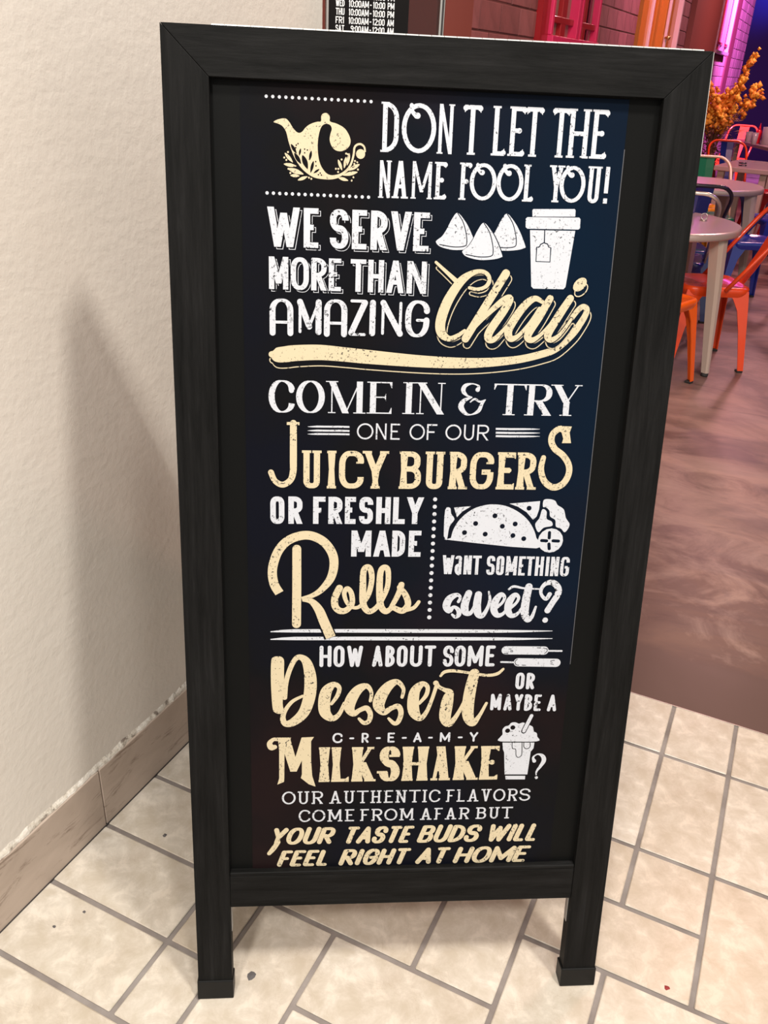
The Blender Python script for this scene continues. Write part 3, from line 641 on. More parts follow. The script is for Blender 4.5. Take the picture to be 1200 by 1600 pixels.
# T text, s stroke, f filled outline, d disc; lengths in tenths of a millimetre in the leaf plane
POSTER=[
('dotted_rule1','d','w',0,0,0,[1251,14027,20,20,0]),
('dotted_rule2','d','w',0,0,0,[1252,12901,21,21,0]),
('dotted_rule1','d','w',0,0,0,[1332,14027,20,20,0]),
('dotted_rule2','d','w',0,0,0,[1333,12901,21,21,0]),
('dotted_rule1','d','w',0,0,0,[1413,14026,20,20,0]),
('dotted_rule2','d','w',0,0,0,[1414,12900,21,21,0]),
('dotted_rule1','d','w',0,0,0,[1494,14026,20,20,0]),
('dotted_rule2','d','w',0,0,0,[1494,12900,21,21,0]),
('dotted_rule1','d','w',0,0,0,[1575,14026,20,20,0]),
('dotted_rule2','d','w',0,0,0,[1575,12900,21,21,0]),
('dotted_rule1','d','w',0,0,0,[1656,14026,20,20,0]),
('dotted_rule2','d','w',0,0,0,[1656,12899,21,21,0]),
('dotted_rule1','d','w',0,0,0,[1737,14025,20,20,0]),
('dotted_rule2','d','w',0,0,0,[1737,12899,21,21,0]),
('dotted_rule1','d','w',0,0,0,[1819,14025,20,20,0]),
('dotted_rule2','d','w',0,0,0,[1819,12899,21,21,0]),
('dotted_rule1','d','w',0,0,0,[1900,14025,20,20,0]),
('dotted_rule2','d','w',0,0,0,[1900,12898,21,21,0]),
('dotted_rule1','d','w',0,0,0,[1982,14024,20,20,0]),
('dotted_rule2','d','w',0,0,0,[1981,12898,21,21,0]),
('dotted_rule1','d','w',0,0,0,[2063,14024,20,20,0]),
('dotted_rule2','d','w',0,0,0,[2063,12898,21,21,0]),
('dotted_rule1','d','w',0,0,0,[2145,14024,20,20,0]),
('dotted_rule2','d','w',0,0,0,[2144,12897,21,21,0]),
('dotted_rule1','d','w',0,0,0,[2227,14024,20,20,0]),
('dotted_rule2','d','w',0,0,0,[2226,12897,21,21,0]),
('dotted_rule1','d','w',0,0,0,[2309,14023,20,20,0]),
('dotted_rule2','d','w',0,0,0,[2308,12897,21,21,0]),
('dotted_rule1','d','w',0,0,0,[2391,14023,20,20,0]),
('dotted_rule2','d','w',0,0,0,[2389,12896,21,21,0]),
('dotted_rule1','d','w',0,0,0,[2473,14023,20,20,0]),
('dotted_rule2','d','w',0,0,0,[2471,12896,21,21,0]),
('dotted_rule1','d','w',0,0,0,[2555,14022,20,20,0]),
('dotted_rule2','d','w',0,0,0,[2553,12896,21,21,0]),
('teapot_emblem','f','c',1,0,0,[1341,13736,1368,13758,1424,13777,1488,13783,1534,13747,1580,13681,1626,13635,1663,13625,1700,13643,1746,13697,1811,13738,1885,13762,1931,13769,1934,13824,1949,13853,1986,13868,2023,13856,2042,13820,2046,13772,2126,13751,2220,13707,2277,13641,2307,13565,2295,13500,2243,13450,2178,13430,2112,13444,2065,13494,2043,13563,2053,13632,2068,13684,2052,13726,2015,13742,1969,13735,1932,13696,1905,13609,1893,13505,1897,13401,1917,13297,1955,13220,2012,13161,2079,13142,2154,13152,2174,13123,2098,13097,2004,13090,1872,13102,1777,13143,1683,13218,1608,13320,1561,13423,1524,13525,1497,13627,1451,13693,1396,13721]),
('teapot_emblem','s','c',1,0,1,[2060,13120,37,2173,13145,33,2267,13209,29,2322,13295,25,2350,13401,25,2359,13480,25,2392,13516,25,2439,13523,25,2481,13494,23,2494,13442,22]),
('teapot_emblem','d','c',0,0,0,[2438,13408,58,58,0]),
('teapot_emblem','f','k',2,0,0,[1556,13492,1559,13456,1577,13421,1607,13393,1627,13382,1625,13404,1612,13442,1588,13472]),
('teapot_emblem','f','k',2,0,0,[1679,13445,1664,13424,1656,13398,1657,13371,1660,13357,1669,13369,1681,13395,1684,13421]),
('teapot_emblem','f','k',2,0,0,[1599,13390,1603,13348,1624,13307,1660,13275,1683,13262,1681,13288,1666,13332,1636,13368]),
('teapot_emblem','f','k',2,0,0,[1701,13367,1694,13318,1708,13266,1743,13223,1767,13204,1772,13234,1767,13289,1742,13336]),
('teapot_emblem','f','k',2,0,0,[1813,13424,1794,13396,1785,13362,1786,13325,1791,13307,1803,13323,1818,13357,1821,13393]),
('teapot_emblem','f','k',2,0,0,[1842,13303,1818,13271,1804,13229,1802,13185,1805,13162,1820,13181,1840,13222,1847,13265]),
('teapot_emblem','f','k',2,0,0,[1918,13210,1893,13205,1869,13191,1850,13171,1843,13158,1858,13161,1884,13171,1905,13189]),
('teapot_emblem','f','c',2,0,0,[1478,13385,1491,13347,1518,13312,1557,13286,1580,13276,1572,13299,1550,13338,1516,13368]),
('teapot_emblem','f','c',2,0,0,[1464,13254,1502,13232,1550,13222,1600,13226,1627,13234,1604,13247,1557,13264,1508,13265]),
('teapot_emblem','f','c',2,0,0,[1518,13203,1559,13167,1617,13142,1682,13137,1717,13141,1692,13164,1638,13196,1576,13209]),
('teapot_emblem','f','c',2,0,0,[1548,13122,1576,13106,1610,13100,1646,13109,1665,13118,1648,13128,1614,13139,1579,13136]),
('teapot_emblem','f','c',2,0,0,[1642,13067,1679,13065,1719,13076,1753,13100,1768,13116,1745,13118,1704,13112,1668,13094]),
('teapot_emblem','f','c',2,0,0,[2153,13333,2152,13295,2165,13255,2189,13219,2206,13203,2207,13226,2200,13268,2181,13306]),
('teapot_emblem','f','c',2,0,0,[2254,13368,2234,13335,2224,13295,2226,13252,2232,13231,2245,13250,2261,13290,2264,13332]),
('teapot_emblem','f','c',2,0,0,[2297,13413,2275,13379,2263,13336,2264,13290,2269,13267,2283,13288,2300,13330,2305,13375]),
('teapot_emblem','f','c',2,0,0,[2429,13287,2384,13283,2338,13262,2301,13228,2286,13206,2313,13209,2363,13223,2403,13251]),
('teapot_emblem','f','c',2,0,0,[2405,13193,2353,13199,2296,13190,2242,13165,2217,13147,2248,13143,2307,13146,2363,13164]),
('teapot_emblem','f','c',2,0,0,[2160,13117,2188,13094,2225,13081,2266,13081,2288,13086,2272,13100,2236,13119,2197,13124]),
('teapot_emblem','d','c',0,0,0,[1519,13395,12,12,0]),
('teapot_emblem','d','c',0,0,0,[1472,13329,12,12,0]),
('teapot_emblem','d','c',0,0,0,[1498,13302,12,12,0]),
('teapot_emblem','d','c',0,0,0,[1500,13255,12,12,0]),
('teapot_emblem','d','c',0,0,0,[1524,13198,12,12,0]),
('teapot_emblem','d','c',0,0,0,[1548,13150,12,12,0]),
('teapot_emblem','d','c',0,0,0,[1785,13103,12,12,0]),
('teapot_emblem','d','c',0,0,0,[1815,13090,12,12,0]),
('teapot_emblem','d','c',0,0,0,[2254,13406,12,12,0]),
('teapot_emblem','d','c',0,0,0,[2276,13399,12,12,0]),
('teapot_emblem','d','c',0,0,0,[2198,13334,12,12,0]),
('teapot_emblem','d','c',0,0,0,[2127,13221,12,12,0]),
('teapot_emblem','d','c',0,0,0,[2159,13222,12,12,0]),
('teapot_emblem','d','c',0,0,0,[2156,13184,12,12,0]),
('teapot_emblem','d','c',0,0,0,[2368,13323,12,12,0]),
('teapot_emblem','d','c',0,0,0,[2397,13307,12,12,0]),
('teapot_emblem','d','c',0,0,0,[2360,13288,12,12,0]),
('teapot_emblem','d','c',0,0,0,[2408,13223,12,12,0]),
('teapot_emblem','d','c',0,0,0,[2353,13129,12,12,0]),
('teapot_emblem','d','c',0,0,0,[2330,13088,12,12,0]),
('teapot_emblem','d','k',0,0,0,[1623,13480,9,9,0]),
('teapot_emblem','d','k',0,0,0,[1645,13499,9,9,0]),
('teapot_emblem','d','k',0,0,0,[1617,13451,9,9,0]),
('teapot_emblem','d','k',0,0,0,[1729,13438,9,9,0]),
('teapot_emblem','d','k',0,0,0,[1763,13429,9,9,0]),
('teapot_emblem','d','k',0,0,0,[1729,13395,9,9,0]),
('teapot_emblem','d','k',0,0,0,[1870,13296,9,9,0]),
('teapot_emblem','d','k',0,0,0,[1874,13247,9,9,0]),
('teapot_emblem','d','k',0,0,0,[1905,13143,9,9,0]),
('teapot_emblem','d','k',0,0,0,[1928,13163,9,9,0]),
('teapot_emblem','d','k',0,0,0,[1943,13140,9,9,0]),
('heading_words','t','w','wood','D',0,[2692,2920,13444,583,59,51,0,2]),
('heading_words','t','w','wood','@',0,[2952,3392,13447,583,59,52,0,4]),
('heading_words','t','w','wood','N',0,[3413,3617,13451,583,59,52,0,2]),
('heading_words','t','w','wood','T',0,[3747,3959,13454,583,60,52,0,2]),
('heading_words','t','w','wood','L',0,[4115,4290,13457,583,60,52,0,2]),
('heading_words','t','w','wood','E',0,[4331,4532,13460,583,60,52,0,2]),
('heading_words','t','w','wood','T',0,[4551,4752,13462,583,60,52,0,2]),
('heading_words','t','w','wood','T',0,[4901,5100,13465,583,60,53,0,2]),
('heading_words','t','w','wood','H',0,[5100,5381,13468,582,61,53,0,3]),
('heading_words','t','w','wood','E',0,[5406,5612,13470,582,61,53,0,2]),
('heading_words','t','w','wood','N',0,[2678,2839,12894,451,53,45,0,2]),
('heading_words','t','w','wood','A',0,[2861,3052,12896,451,53,45,0,2]),
('heading_words','t','w','wood','M',0,[3099,3373,12899,451,53,45,0,3]),
('heading_words','t','w','wood','E',0,[3401,3549,12902,451,53,45,0,2]),
('heading_words','t','w','wood','F',0,[3726,3870,12906,451,53,45,0,2]),
('heading_words','t','w','wood','@',0,[3859,4211,12909,451,53,45,0,4]),
('heading_words','t','w','wood','@',0,[4211,4565,12913,450,54,45,0,4]),
('heading_words','t','w','wood','L',0,[4565,4694,12915,450,54,46,0,1]),
('heading_words','t','w','wood','Y',0,[4910,5092,12920,450,54,46,0,2]),
('heading_words','t','w','wood','@',0,[5045,5389,12922,450,54,46,0,4]),
('heading_words','t','w','wood','U',0,[5414,5595,12926,450,54,46,0,2]),
('heading_words','t','w','wood','!',0,[5629,5714,12928,450,54,46,0,1]),
('serving_words','t','w','block','W',0,[1252,1671,12247,490,84,68,0,0]),
('serving_words','t','w','block','E',0,[1720,1911,12248,489,84,68,0,0]),
('serving_words','t','w','block','S',0,[2059,2302,12248,488,84,68,0,0]),
('serving_words','t','w','block','E',0,[2348,2540,12249,487,85,69,0,0]),
('serving_words','t','w','block','R',0,[2592,2810,12249,486,85,69,0,0]),
('serving_words','t','w','block','V',0,[2852,3123,12250,485,85,69,0,0]),
('serving_words','t','w','block','E',0,[3154,3360,12250,484,85,69,0,0]),
('serving_words','t','w','block','M',0,[1268,1521,11711,413,69,55,0,-1]),
('serving_words','t','w','block','O',0,[1552,1791,11710,414,70,55,0,-1]),
('serving_words','t','w','block','R',0,[1822,2024,11710,414,70,55,0,0]),
('serving_words','t','w','block','E',0,[2052,2215,11709,414,70,55,0,0]),
('serving_words','t','w','block','T',0,[2339,2544,11708,415,70,56,0,0]),
('serving_words','t','w','block','H',0,[2572,2781,11707,415,70,56,0,0]),
('serving_words','t','w','block','A',0,[2819,3051,11707,415,70,56,0,-1]),
('serving_words','t','w','block','N',0,[3090,3353,11706,415,71,56,0,-1]),
('serving_words','t','w','brush','^',0,[1272,1587,11127,465,79,38,0,3]),
('serving_words','t','w','brush','M',0,[1636,1963,11129,469,80,38,0,3]),
('serving_words','t','w','brush','^',0,[1995,2307,11130,472,80,38,0,3]),
('serving_words','t','w','brush','Z',0,[2324,2580,11132,476,80,38,0,2]),
('serving_words','t','w','brush','I',0,[2597,2695,11133,478,80,38,0,1]),
('serving_words','t','w','brush','N',0,[2746,3062,11134,481,80,38,0,3]),
('serving_words','t','w','brush','G',0,[3087,3417,11135,484,81,38,0,3]),
('chai_word','s','c',1,1,1,[1314,10782,102,1374,10775,205,1493,10786,230,1639,10806,231,1964,10822,223,2309,10800,211,2613,10777,207,3268,10735,183,3796,10721,166,4238,10735,145,4680,10784,124,5012,10866,119,5219,10949,115,5424,11144,114,5532,11310,109,5591,11431,100,5593,11499,95,5537,11523,91,5471,11470,91,5386,11349,87,5261,11174,87,5154,11077,96]),
('chai_word','s','k',1,2,1,[1314,10782,72,1374,10775,175,1493,10786,201,1639,10806,201,1964,10822,193,2309,10800,181,2613,10777,177,3268,10735,152,3796,10721,136,4238,10735,114,4680,10784,93,5012,10866,88,5219,10949,84,5424,11144,83,5532,11310,79,5591,11431,70,5593,11499,65,5537,11523,61,5471,11470,61,5386,11349,57,5261,11174,57,5154,11077,66]),
('chai_word','s','k',1,3,1,[1298,10858,106,1357,10851,208,1476,10862,234,1621,10882,234,1946,10898,226,2290,10877,214,2593,10854,211,3247,10813,187,3774,10799,170,4215,10813,149,4656,10862,128,4988,10943,123,5194,11026,119,5399,11221,118,5507,11386,113,5565,11506,104,5567,11574,99,5512,11598,95,5446,11546,95,5361,11425,91,5236,11251,92,5129,11154,101]),
('chai_word','s','c',1,4,1,[1298,10858,85,1357,10851,187,1476,10862,213,1621,10882,213,1946,10898,205,2290,10877,193,2593,10854,189,3247,10813,165,3774,10799,148,4215,10813,127,4656,10862,106,4988,10943,101,5194,11026,97,5399,11221,96,5507,11386,91,5565,11506,82,5567,11574,78,5512,11598,73,5446,11546,73,5361,11425,69,5236,11251,70,5129,11154,79]),
('chai_word','s','c',1,1,1,[3496,12045,54,3629,11937,63,3786,11808,80]),
('chai_word','s','c',1,1,1,[3963,11731,59,4072,11713,63,4178,11747,68,4227,11821,72,4206,11902,71,4122,11945,71,3994,11921,88,3860,11827,126,3741,11662,144,3650,11472,153,3596,11261,154,3619,11123,142,3721,11051,95,3828,11086,78,3933,11163,60]),
('chai_word','s','c',1,1,1,[4446,11930,126,3951,11057,126]),
('chai_word','s','c',1,1,1,[3981,11100,56,4164,11317,73,4409,11556,103,4525,11605,115,4460,11452,124,4283,11172,130,4269,11064,122,4347,11056,91,4459,11176,65,4559,11306,56]),
('chai_word','s','c',1,1,1,[4976,11571,69,4874,11614,94,4759,11544,120,4631,11372,129,4536,11178,130,4577,11072,109,4684,11117,74,4825,11292,61,4940,11486,60]),
('chai_word','s','c',1,1,1,[5077,11620,112,4949,11380,130,4811,11131,126,4866,11057,96,4972,11120,70,5093,11256,61,5190,11408,56]),
('chai_word','s','c',1,1,1,[5356,11627,116,5214,11387,130,5092,11149,127,5137,11068,97,5238,11126,70,5328,11240,61,5395,11349,61]),
('chai_word','s','k',1,2,1,[3496,12045,25,3629,11937,33,3786,11808,50]),
('chai_word','s','k',1,2,1,[3963,11731,30,4072,11713,34,4178,11747,38,4227,11821,42,4206,11902,42,4122,11945,42,3994,11921,59,3860,11827,97,3741,11662,114,3650,11472,123,3596,11261,124,3619,11123,112,3721,11051,65,3828,11086,48,3933,11163,30]),
('chai_word','s','k',1,2,1,[4446,11930,97,3951,11057,95]),
('chai_word','s','k',1,2,1,[3981,11100,26,4164,11317,43,4409,11556,73,4525,11605,85,4460,11452,94,4283,11172,100,4269,11064,91,4347,11056,61,4459,11176,35,4559,11306,26]),
('chai_word','s','k',1,2,1,[4976,11571,39,4874,11614,64,4759,11544,90,4631,11372,99,4536,11178,100,4577,11072,78,4684,11117,44,4825,11292,30,4940,11486,30]),
('chai_word','s','k',1,2,1,[5077,11620,82,4949,11380,99,4811,11131,96,4866,11057,66,4972,11120,39,5093,11256,30,5190,11408,26]),
('chai_word','s','k',1,2,1,[5356,11627,86,5214,11387,100,5092,11149,96,5137,11068,66,5238,11126,39,5328,11240,31,5395,11349,30]),
('chai_word','s','k',1,3,1,[3467,12117,58,3600,12009,67,3756,11881,84]),
('chai_word','s','k',1,3,1,[3933,11804,63,4042,11787,67,4147,11820,72,4196,11894,76,4175,11975,75,4091,12018,75,3964,11994,92,3830,11900,130,3711,11736,147,3620,11547,157,3566,11336,158,3589,11199,146,3690,11127,99,3798,11162,82,3902,11239,65]),
('chai_word','s','k',1,3,1,[4415,12003,130,3920,11133,130]),
('chai_word','s','k',1,3,1,[3950,11176,60,4132,11393,77,4377,11630,106,4493,11679,119,4428,11527,128,4252,11248,134,4237,11141,126,4315,11132,95,4427,11252,69,4527,11382,60]),
('chai_word','s','k',1,3,1,[4944,11645,73,4841,11689,98,4727,11619,124,4599,11447,133,4504,11254,134,4545,11148,113,4652,11194,78,4792,11368,65,4907,11561,64]),
('chai_word','s','k',1,3,1,[5044,11694,116,4916,11455,134,4779,11207,130,4833,11134,100,4939,11196,74,5060,11332,65,5156,11483,60]),
('chai_word','s','k',1,3,1,[5322,11702,120,5180,11462,134,5058,11225,131,5103,11145,101,5205,11203,74,5294,11317,65,5361,11425,65]),
('chai_word','s','c',1,4,1,[3467,12117,37,3600,12009,46,3756,11881,63]),
('chai_word','s','c',1,4,1,[3933,11804,42,4042,11787,46,4147,11820,51,4196,11894,55,4175,11975,54,4091,12018,54,3964,11994,71,3830,11900,109,3711,11736,126,3620,11547,136,3566,11336,137,3589,11199,124,3690,11127,78,3798,11162,60,3902,11239,43]),
('chai_word','s','c',1,4,1,[4415,12003,109,3920,11133,108]),
('chai_word','s','c',1,4,1,[3950,11176,39,4132,11393,56,4377,11630,85,4493,11679,98,4428,11527,107,4252,11248,112,4237,11141,104,4315,11132,74,4427,11252,48,4527,11382,39]),
('chai_word','s','c',1,4,1,[4944,11645,51,4841,11689,77,4727,11619,103,4599,11447,112,4504,11254,112,4545,11148,91,4652,11194,56,4792,11368,43,4907,11561,43]),
('chai_word','s','c',1,4,1,[5044,11694,94,4916,11455,112,4779,11207,109,4833,11134,79,4939,11196,52,5060,11332,43,5156,11483,39]),
('chai_word','s','c',1,4,1,[5322,11702,99,5180,11462,112,5058,11225,109,5103,11145,79,5205,11203,52,5294,11317,44,5361,11425,43]),
('chai_word','d','c',0,0,0,[5460,11817,111,73,45]),
('chai_word','d','k',0,0,0,[5460,11817,96,58,45]),
('chai_word','d','c',0,0,0,[5436,11889,107,73,45]),
('samosa_picture','f','w',1,0,0,[3723,12745,3828,12647,3909,12521,3988,12354,3979,12324,3881,12295,3691,12281,3520,12315,3458,12367,3469,12397,3534,12449,3592,12540,3653,12665]),
('samosa_picture','s','k',1,6,1,[3728,12738,12,3801,12636,12,3847,12509,12,3867,12390,12,3841,12333,12,3689,12319,12,3508,12343,12]),
('samosa_picture','f','w',1,0,0,[4379,12758,4486,12659,4571,12533,4653,12365,4644,12335,4546,12306,4354,12292,4181,12326,4118,12378,4129,12409,4193,12461,4250,12552,4309,12677]),
('samosa_picture','s','k',1,6,1,[4384,12751,12,4459,12649,12,4508,12521,12,4530,12402,12,4504,12345,12,4352,12330,12,4169,12354,12]),
('samosa_picture','f','k',1,0,0,[4080,12651,4194,12544,4283,12408,4370,12228,4360,12195,4255,12164,4050,12149,3865,12187,3798,12243,3810,12275,3879,12331,3941,12429,4005,12563]),
('samosa_picture','f','w',1,0,0,[4080,12634,4186,12534,4269,12407,4350,12239,4341,12208,4243,12179,4051,12165,3878,12200,3816,12252,3827,12283,3891,12335,3949,12427,4009,12552]),
('samosa_picture','s','k',1,6,1,[4084,12626,12,4159,12523,12,4206,12395,12,4227,12275,12,4201,12218,12,4049,12203,12,3866,12228,12]),
('cup_picture','f','w',0,0,0,[4725,12827,5276,12846,5291,12831,5294,12752,4720,12733,4713,12811]),
('cup_picture','f','w',0,0,0,[4653,12724,5349,12742,5368,12723,5373,12610,5353,12591,4665,12580,4640,12599,4633,12704]),
('cup_picture','f','w',0,0,0,[4702,12563,5312,12574,5249,11850,5223,11820,4809,11817,4778,11845]),
('cup_picture','s','k',0,6,1,[4899,12568,14,4908,12414,15]),
('cup_picture','s','k',0,6,1,[4828,12351,15,4849,12358,15,4857,12386,15,4902,12410,15,4953,12395,15,4973,12356,15,5002,12350,15,5006,12168,15,4815,12168,15,4810,12354,15,4832,12351,15]),
('invitation_words','t','w','didone','C',0,[1249,1607,10066,444,83,17,0,2]),
('invitation_words','t','w','didone','O',0,[1624,2019,10068,444,83,17,0,2]),
('invitation_words','t','w','didone','M',0,[2040,2574,10071,443,84,17,0,3]),
('invitation_words','t','w','didone','E',0,[2608,2955,10074,442,84,17,0,2]),
('invitation_words','t','w','didone','I',0,[3101,3262,10077,442,84,17,0,1]),
('invitation_words','t','w','didone','N',0,[3267,3709,10079,441,85,17,0,2]),
('invitation_words','t','w','didone','T',0,[4371,4829,10086,440,86,18,0,2]),
('invitation_words','t','w','didone','R',0,[4829,5210,10088,439,86,18,0,2]),
('invitation_words','t','w','didone','Y',0,[5199,5630,10091,438,86,18,0,2]),
('invitation_words','s','w',1,0,1,[4138,10436,62,4149,10486,29,4060,10517,17,3962,10488,54,3937,10415,62,3997,10350,29,4061,10329,17]),
('invitation_words','s','w',1,0,1,[4062,10327,17,3960,10281,58,3917,10197,79,3981,10104,50,4066,10085,17,4168,10139,50,4213,10244,42,4256,10297,13]),
('invitation_words','s','w',1,0,1,[4045,10262,17,4105,10305,29,4180,10269,29,4252,10297,13]),
('burger_words','t','w','thinround','O',0,[2471,2702,9706,230,22,22,0,1]),
('burger_words','t','w','thinround','N',0,[2736,2885,9708,229,22,22,0,1]),
('burger_words','t','w','thinround','E',0,[2943,3073,9709,228,22,22,0,1]),
('burger_words','t','w','thinround','O',0,[3210,3426,9711,227,22,22,0,1]),
('burger_words','t','w','thinround','F',0,[3455,3598,9713,226,23,23,0,1]),
('burger_words','t','w','thinround','O',0,[3718,3945,9715,225,23,23,0,1]),
('burger_words','t','w','thinround','U',0,[3981,4125,9716,225,23,23,0,1]),
('burger_words','t','w','thinround','R',0,[4171,4336,9718,224,23,23,0,1]),
('burger_words','s','w',0,0,0,[1786,9874,4,1839,9875,17,1915,9878,27,2068,9879,25,2220,9881,27,2366,9880,25]),
('burger_words','s','w',0,0,0,[1786,9818,4,1839,9819,17,1916,9822,27,2068,9822,25,2221,9825,27,2367,9823,25]),
('burger_words','s','w',0,0,0,[1786,9769,4,1840,9770,17,1916,9773,27,2069,9774,25,2222,9776,27,2368,9775,25]),
('burger_words','s','w',0,0,0,[4432,9888,28,4629,9887,28,4842,9891,26,4970,9893,19,5066,9894,4]),
('burger_words','s','w',0,0,0,[4436,9833,28,4634,9832,28,4847,9835,26,4975,9837,19,5071,9839,4]),
('burger_words','s','w',0,0,0,[4439,9784,28,4637,9783,28,4851,9786,26,4979,9788,19,5075,9790,4]),
('burger_words','t','c','slab','U',0,[1712,1978,8988,549,86,75,0,1]),
('burger_words','t','c','slab','I',0,[2067,2184,8989,549,87,75,0,1]),
('burger_words','t','c','slab','C',0,[2230,2581,8991,549,87,75,0,2]),
('burger_words','t','c','slab','Y',0,[2571,2923,8993,549,87,75,0,2]),
('burger_words','t','c','slab','B',0,[3089,3404,8995,549,88,76,0,2]),
('burger_words','t','c','slab','U',0,[3456,3728,8997,549,88,76,0,1]),
('burger_words','t','c','slab','R',0,[3796,4057,8999,549,88,76,0,1]),
('burger_words','t','c','slab','G',0,[4100,4443,9001,549,89,76,0,2]),
('burger_words','t','c','slab','E',0,[4493,4758,9003,549,89,77,0,1]),
('burger_words','t','c','slab','R',0,[4779,5061,9004,549,89,77,0,1]),
('burger_words','s','c',1,0,1,[1588,9921,92,1588,9698,96,1588,9402,98,1584,9223,94,1544,9102,87,1437,9037,87,1332,9090,79,1275,9215,82]),
('burger_words','s','c',0,0,0,[1497,9916,42,1672,9915,42]),
('burger_words','s','c',1,0,1,[5460,9746,78,5398,9896,73,5333,9899,86,5258,9829,90,5246,9722,91,5306,9614,91,5434,9518,91,5527,9388,92,5543,9246,92,5474,9101,97,5337,9043,97,5198,9131,92,5132,9306,87,5152,9482,74]),
('burger_words','f','c',0,0,0,[5318,9946,5522,9941,5499,9855,5533,9700,5400,9698,5430,9832,5336,9873]),
('rolls_words','t','w','bold','O',0,[1261,1461,8453,408,78,73,0,1]),
('rolls_words','t','w','bold','R',0,[1517,1717,8455,408,78,73,0,1]),
('rolls_words','t','w','bold','F',0,[1869,2045,8457,407,78,74,0,1]),
('rolls_words','t','w','bold','R',0,[2087,2288,8459,406,78,74,0,1]),
('rolls_words','t','w','bold','E',0,[2325,2480,8460,406,78,74,0,1]),
('rolls_words','t','w','bold','S',0,[2529,2729,8462,405,78,74,0,1]),
('rolls_words','t','w','bold','H',0,[2774,2982,8464,405,79,74,0,1]),
('rolls_words','t','w','bold','L',0,[3018,3192,8465,404,79,74,0,1]),
('rolls_words','t','w','bold','Y',0,[3213,3459,8467,403,79,75,0,1]),
('rolls_words','t','w','bold','M',0,[2426,2717,7961,400,80,71,0,1]),
('rolls_words','t','w','bold','A',0,[2750,2999,7961,401,80,71,0,1]),
('rolls_words','t','w','bold','D',0,[3020,3212,7962,402,80,71,0,1]),
('rolls_words','t','w','bold','E',0,[3264,3445,7962,403,80,72,0,0]),
('double_rule1','s','w',0,0,0,[1249,6761,15,1419,6771,40,1607,6775,54,2556,6773,60,3904,6766,61,4685,6762,51,5078,6761,36,5532,6765,10]),
('double_rule2','s','w',0,0,0,[1248,6636,15,1418,6646,40,1607,6650,55,2559,6647,60,3911,6639,61,4694,6635,51,5089,6633,36,5544,6637,10]),
('rolls_words','s','c',1,1,0,[1385,7384,135,1306,7536,134,1286,7756,133,1356,8009,132,1485,8180,132,1665,8269,131,1846,8277,132,2029,8183,132,2149,8013,133,2179,7829,130,2133,7619,122,2004,7443,95,1874,7349,73,1711,7294,59]),
('rolls_words','s','k',1,1,0,[1722,7278,50,1853,7254,100,1963,7123,142,2042,6931,189,2145,6664,196]),
('rolls_words','s','c',1,2,0,[1722,7278,50,1853,7254,91,1963,7123,133,2042,6931,148,2149,6669,149]),
('rolls_words','s','c',0,3,1,[1638,8074,128,1639,7478,131,1635,6889,133]),
('rolls_words','s','c',1,0,1,[2265,7467,104,2202,7314,105,2204,7183,105,2271,7104,101,2370,7111,92,2456,7219,82,2442,7385,77,2379,7460,73,2337,7373,68,2390,7219,60,2491,7152,55,2589,7190,60,2695,7362,78,2739,7598,82,2717,7761,86,2662,7800,85,2614,7726,90,2611,7480,100,2622,7219,101,2702,7094,92,2812,7147,78,2907,7302,78,2977,7504,78,2976,7739,81,2924,7797,86,2867,7727,90,2858,7456,100,2883,7195,101,2957,7094,93,3034,7135,74]),
('rolls_words','s','c',1,0,1,[3023,7123,69,3137,7362,83,3182,7523,91]),
('rolls_words','s','c',1,0,1,[3154,7481,78,3247,7362,92,3291,7207,97,3213,7104,97,3089,7147,83]),
('rolls_words','s','c',1,0,1,[3246,7111,65,3378,7152,60,3452,7248,55]),
('dotted_rule3','d','w',0,0,0,[3621,8842,30,30,0]),
('dotted_rule3','d','w',0,0,0,[3621,8731,30,30,0]),
('dotted_rule3','d','w',0,0,0,[3622,8619,30,30,0]),
('dotted_rule3','d','w',0,0,0,[3622,8507,30,30,0]),
('dotted_rule3','d','w',0,0,0,[3622,8395,30,30,0]),
('dotted_rule3','d','w',0,0,0,[3622,8281,30,30,0]),
('dotted_rule3','d','w',0,0,0,[3622,8167,30,30,0]),
('dotted_rule3','d','w',0,0,0,[3622,8053,30,30,0]),
('dotted_rule3','d','w',0,0,0,[3622,7938,31,31,0]),
('dotted_rule3','d','w',0,0,0,[3622,7822,31,31,0]),
('dotted_rule3','d','w',0,0,0,[3622,7706,31,31,0]),
('dotted_rule3','d','w',0,0,0,[3622,7589,31,31,0]),
('dotted_rule3','d','w',0,0,0,[3622,7471,31,31,0]),
('dotted_rule3','d','w',0,0,0,[3622,7352,31,31,0]),
('dotted_rule3','d','w',0,0,0,[3622,7233,31,31,0]),
('dotted_rule3','d','w',0,0,0,[3623,7114,31,31,0]),
('dotted_rule3','d','w',0,0,0,[3623,6993,32,32,0]),
('wrap_picture','f','w',2,0,0,[3874,8223,3882,8256,3917,8400,4012,8560,4172,8696,4336,8758,4481,8775,4651,8755,4826,8681,4984,8562,5091,8419,5154,8265,5168,8102]),
('wrap_picture','f','w',2,0,0,[3775,8682,3847,8715,3866,8628,3919,8542,3852,8432,3825,8229,3787,8267,3774,8322]),
('wrap_picture','f','w',0,0,0,[3903,8720,4158,8746,4027,8662,3953,8575]),
('wrap_picture','f','w',0,0,0,[4712,8788,5162,8832,5158,8705,5130,8596,5081,8545,4976,8660,4842,8742]),
('wrap_picture','f','w',1,0,0,[5214,8847,5297,8863,5384,8838,5428,8773,5524,8709,5569,8578,5631,8490,5617,8412,5569,8357,5510,8412,5432,8444,5412,8543,5332,8598,5313,8685,5255,8739,5212,8745]),
('wrap_picture','f','w',1,0,0,[5205,8706,5272,8674,5282,8564,5360,8521,5373,8455,5251,8425,5176,8354,5119,8475,5174,8574]),
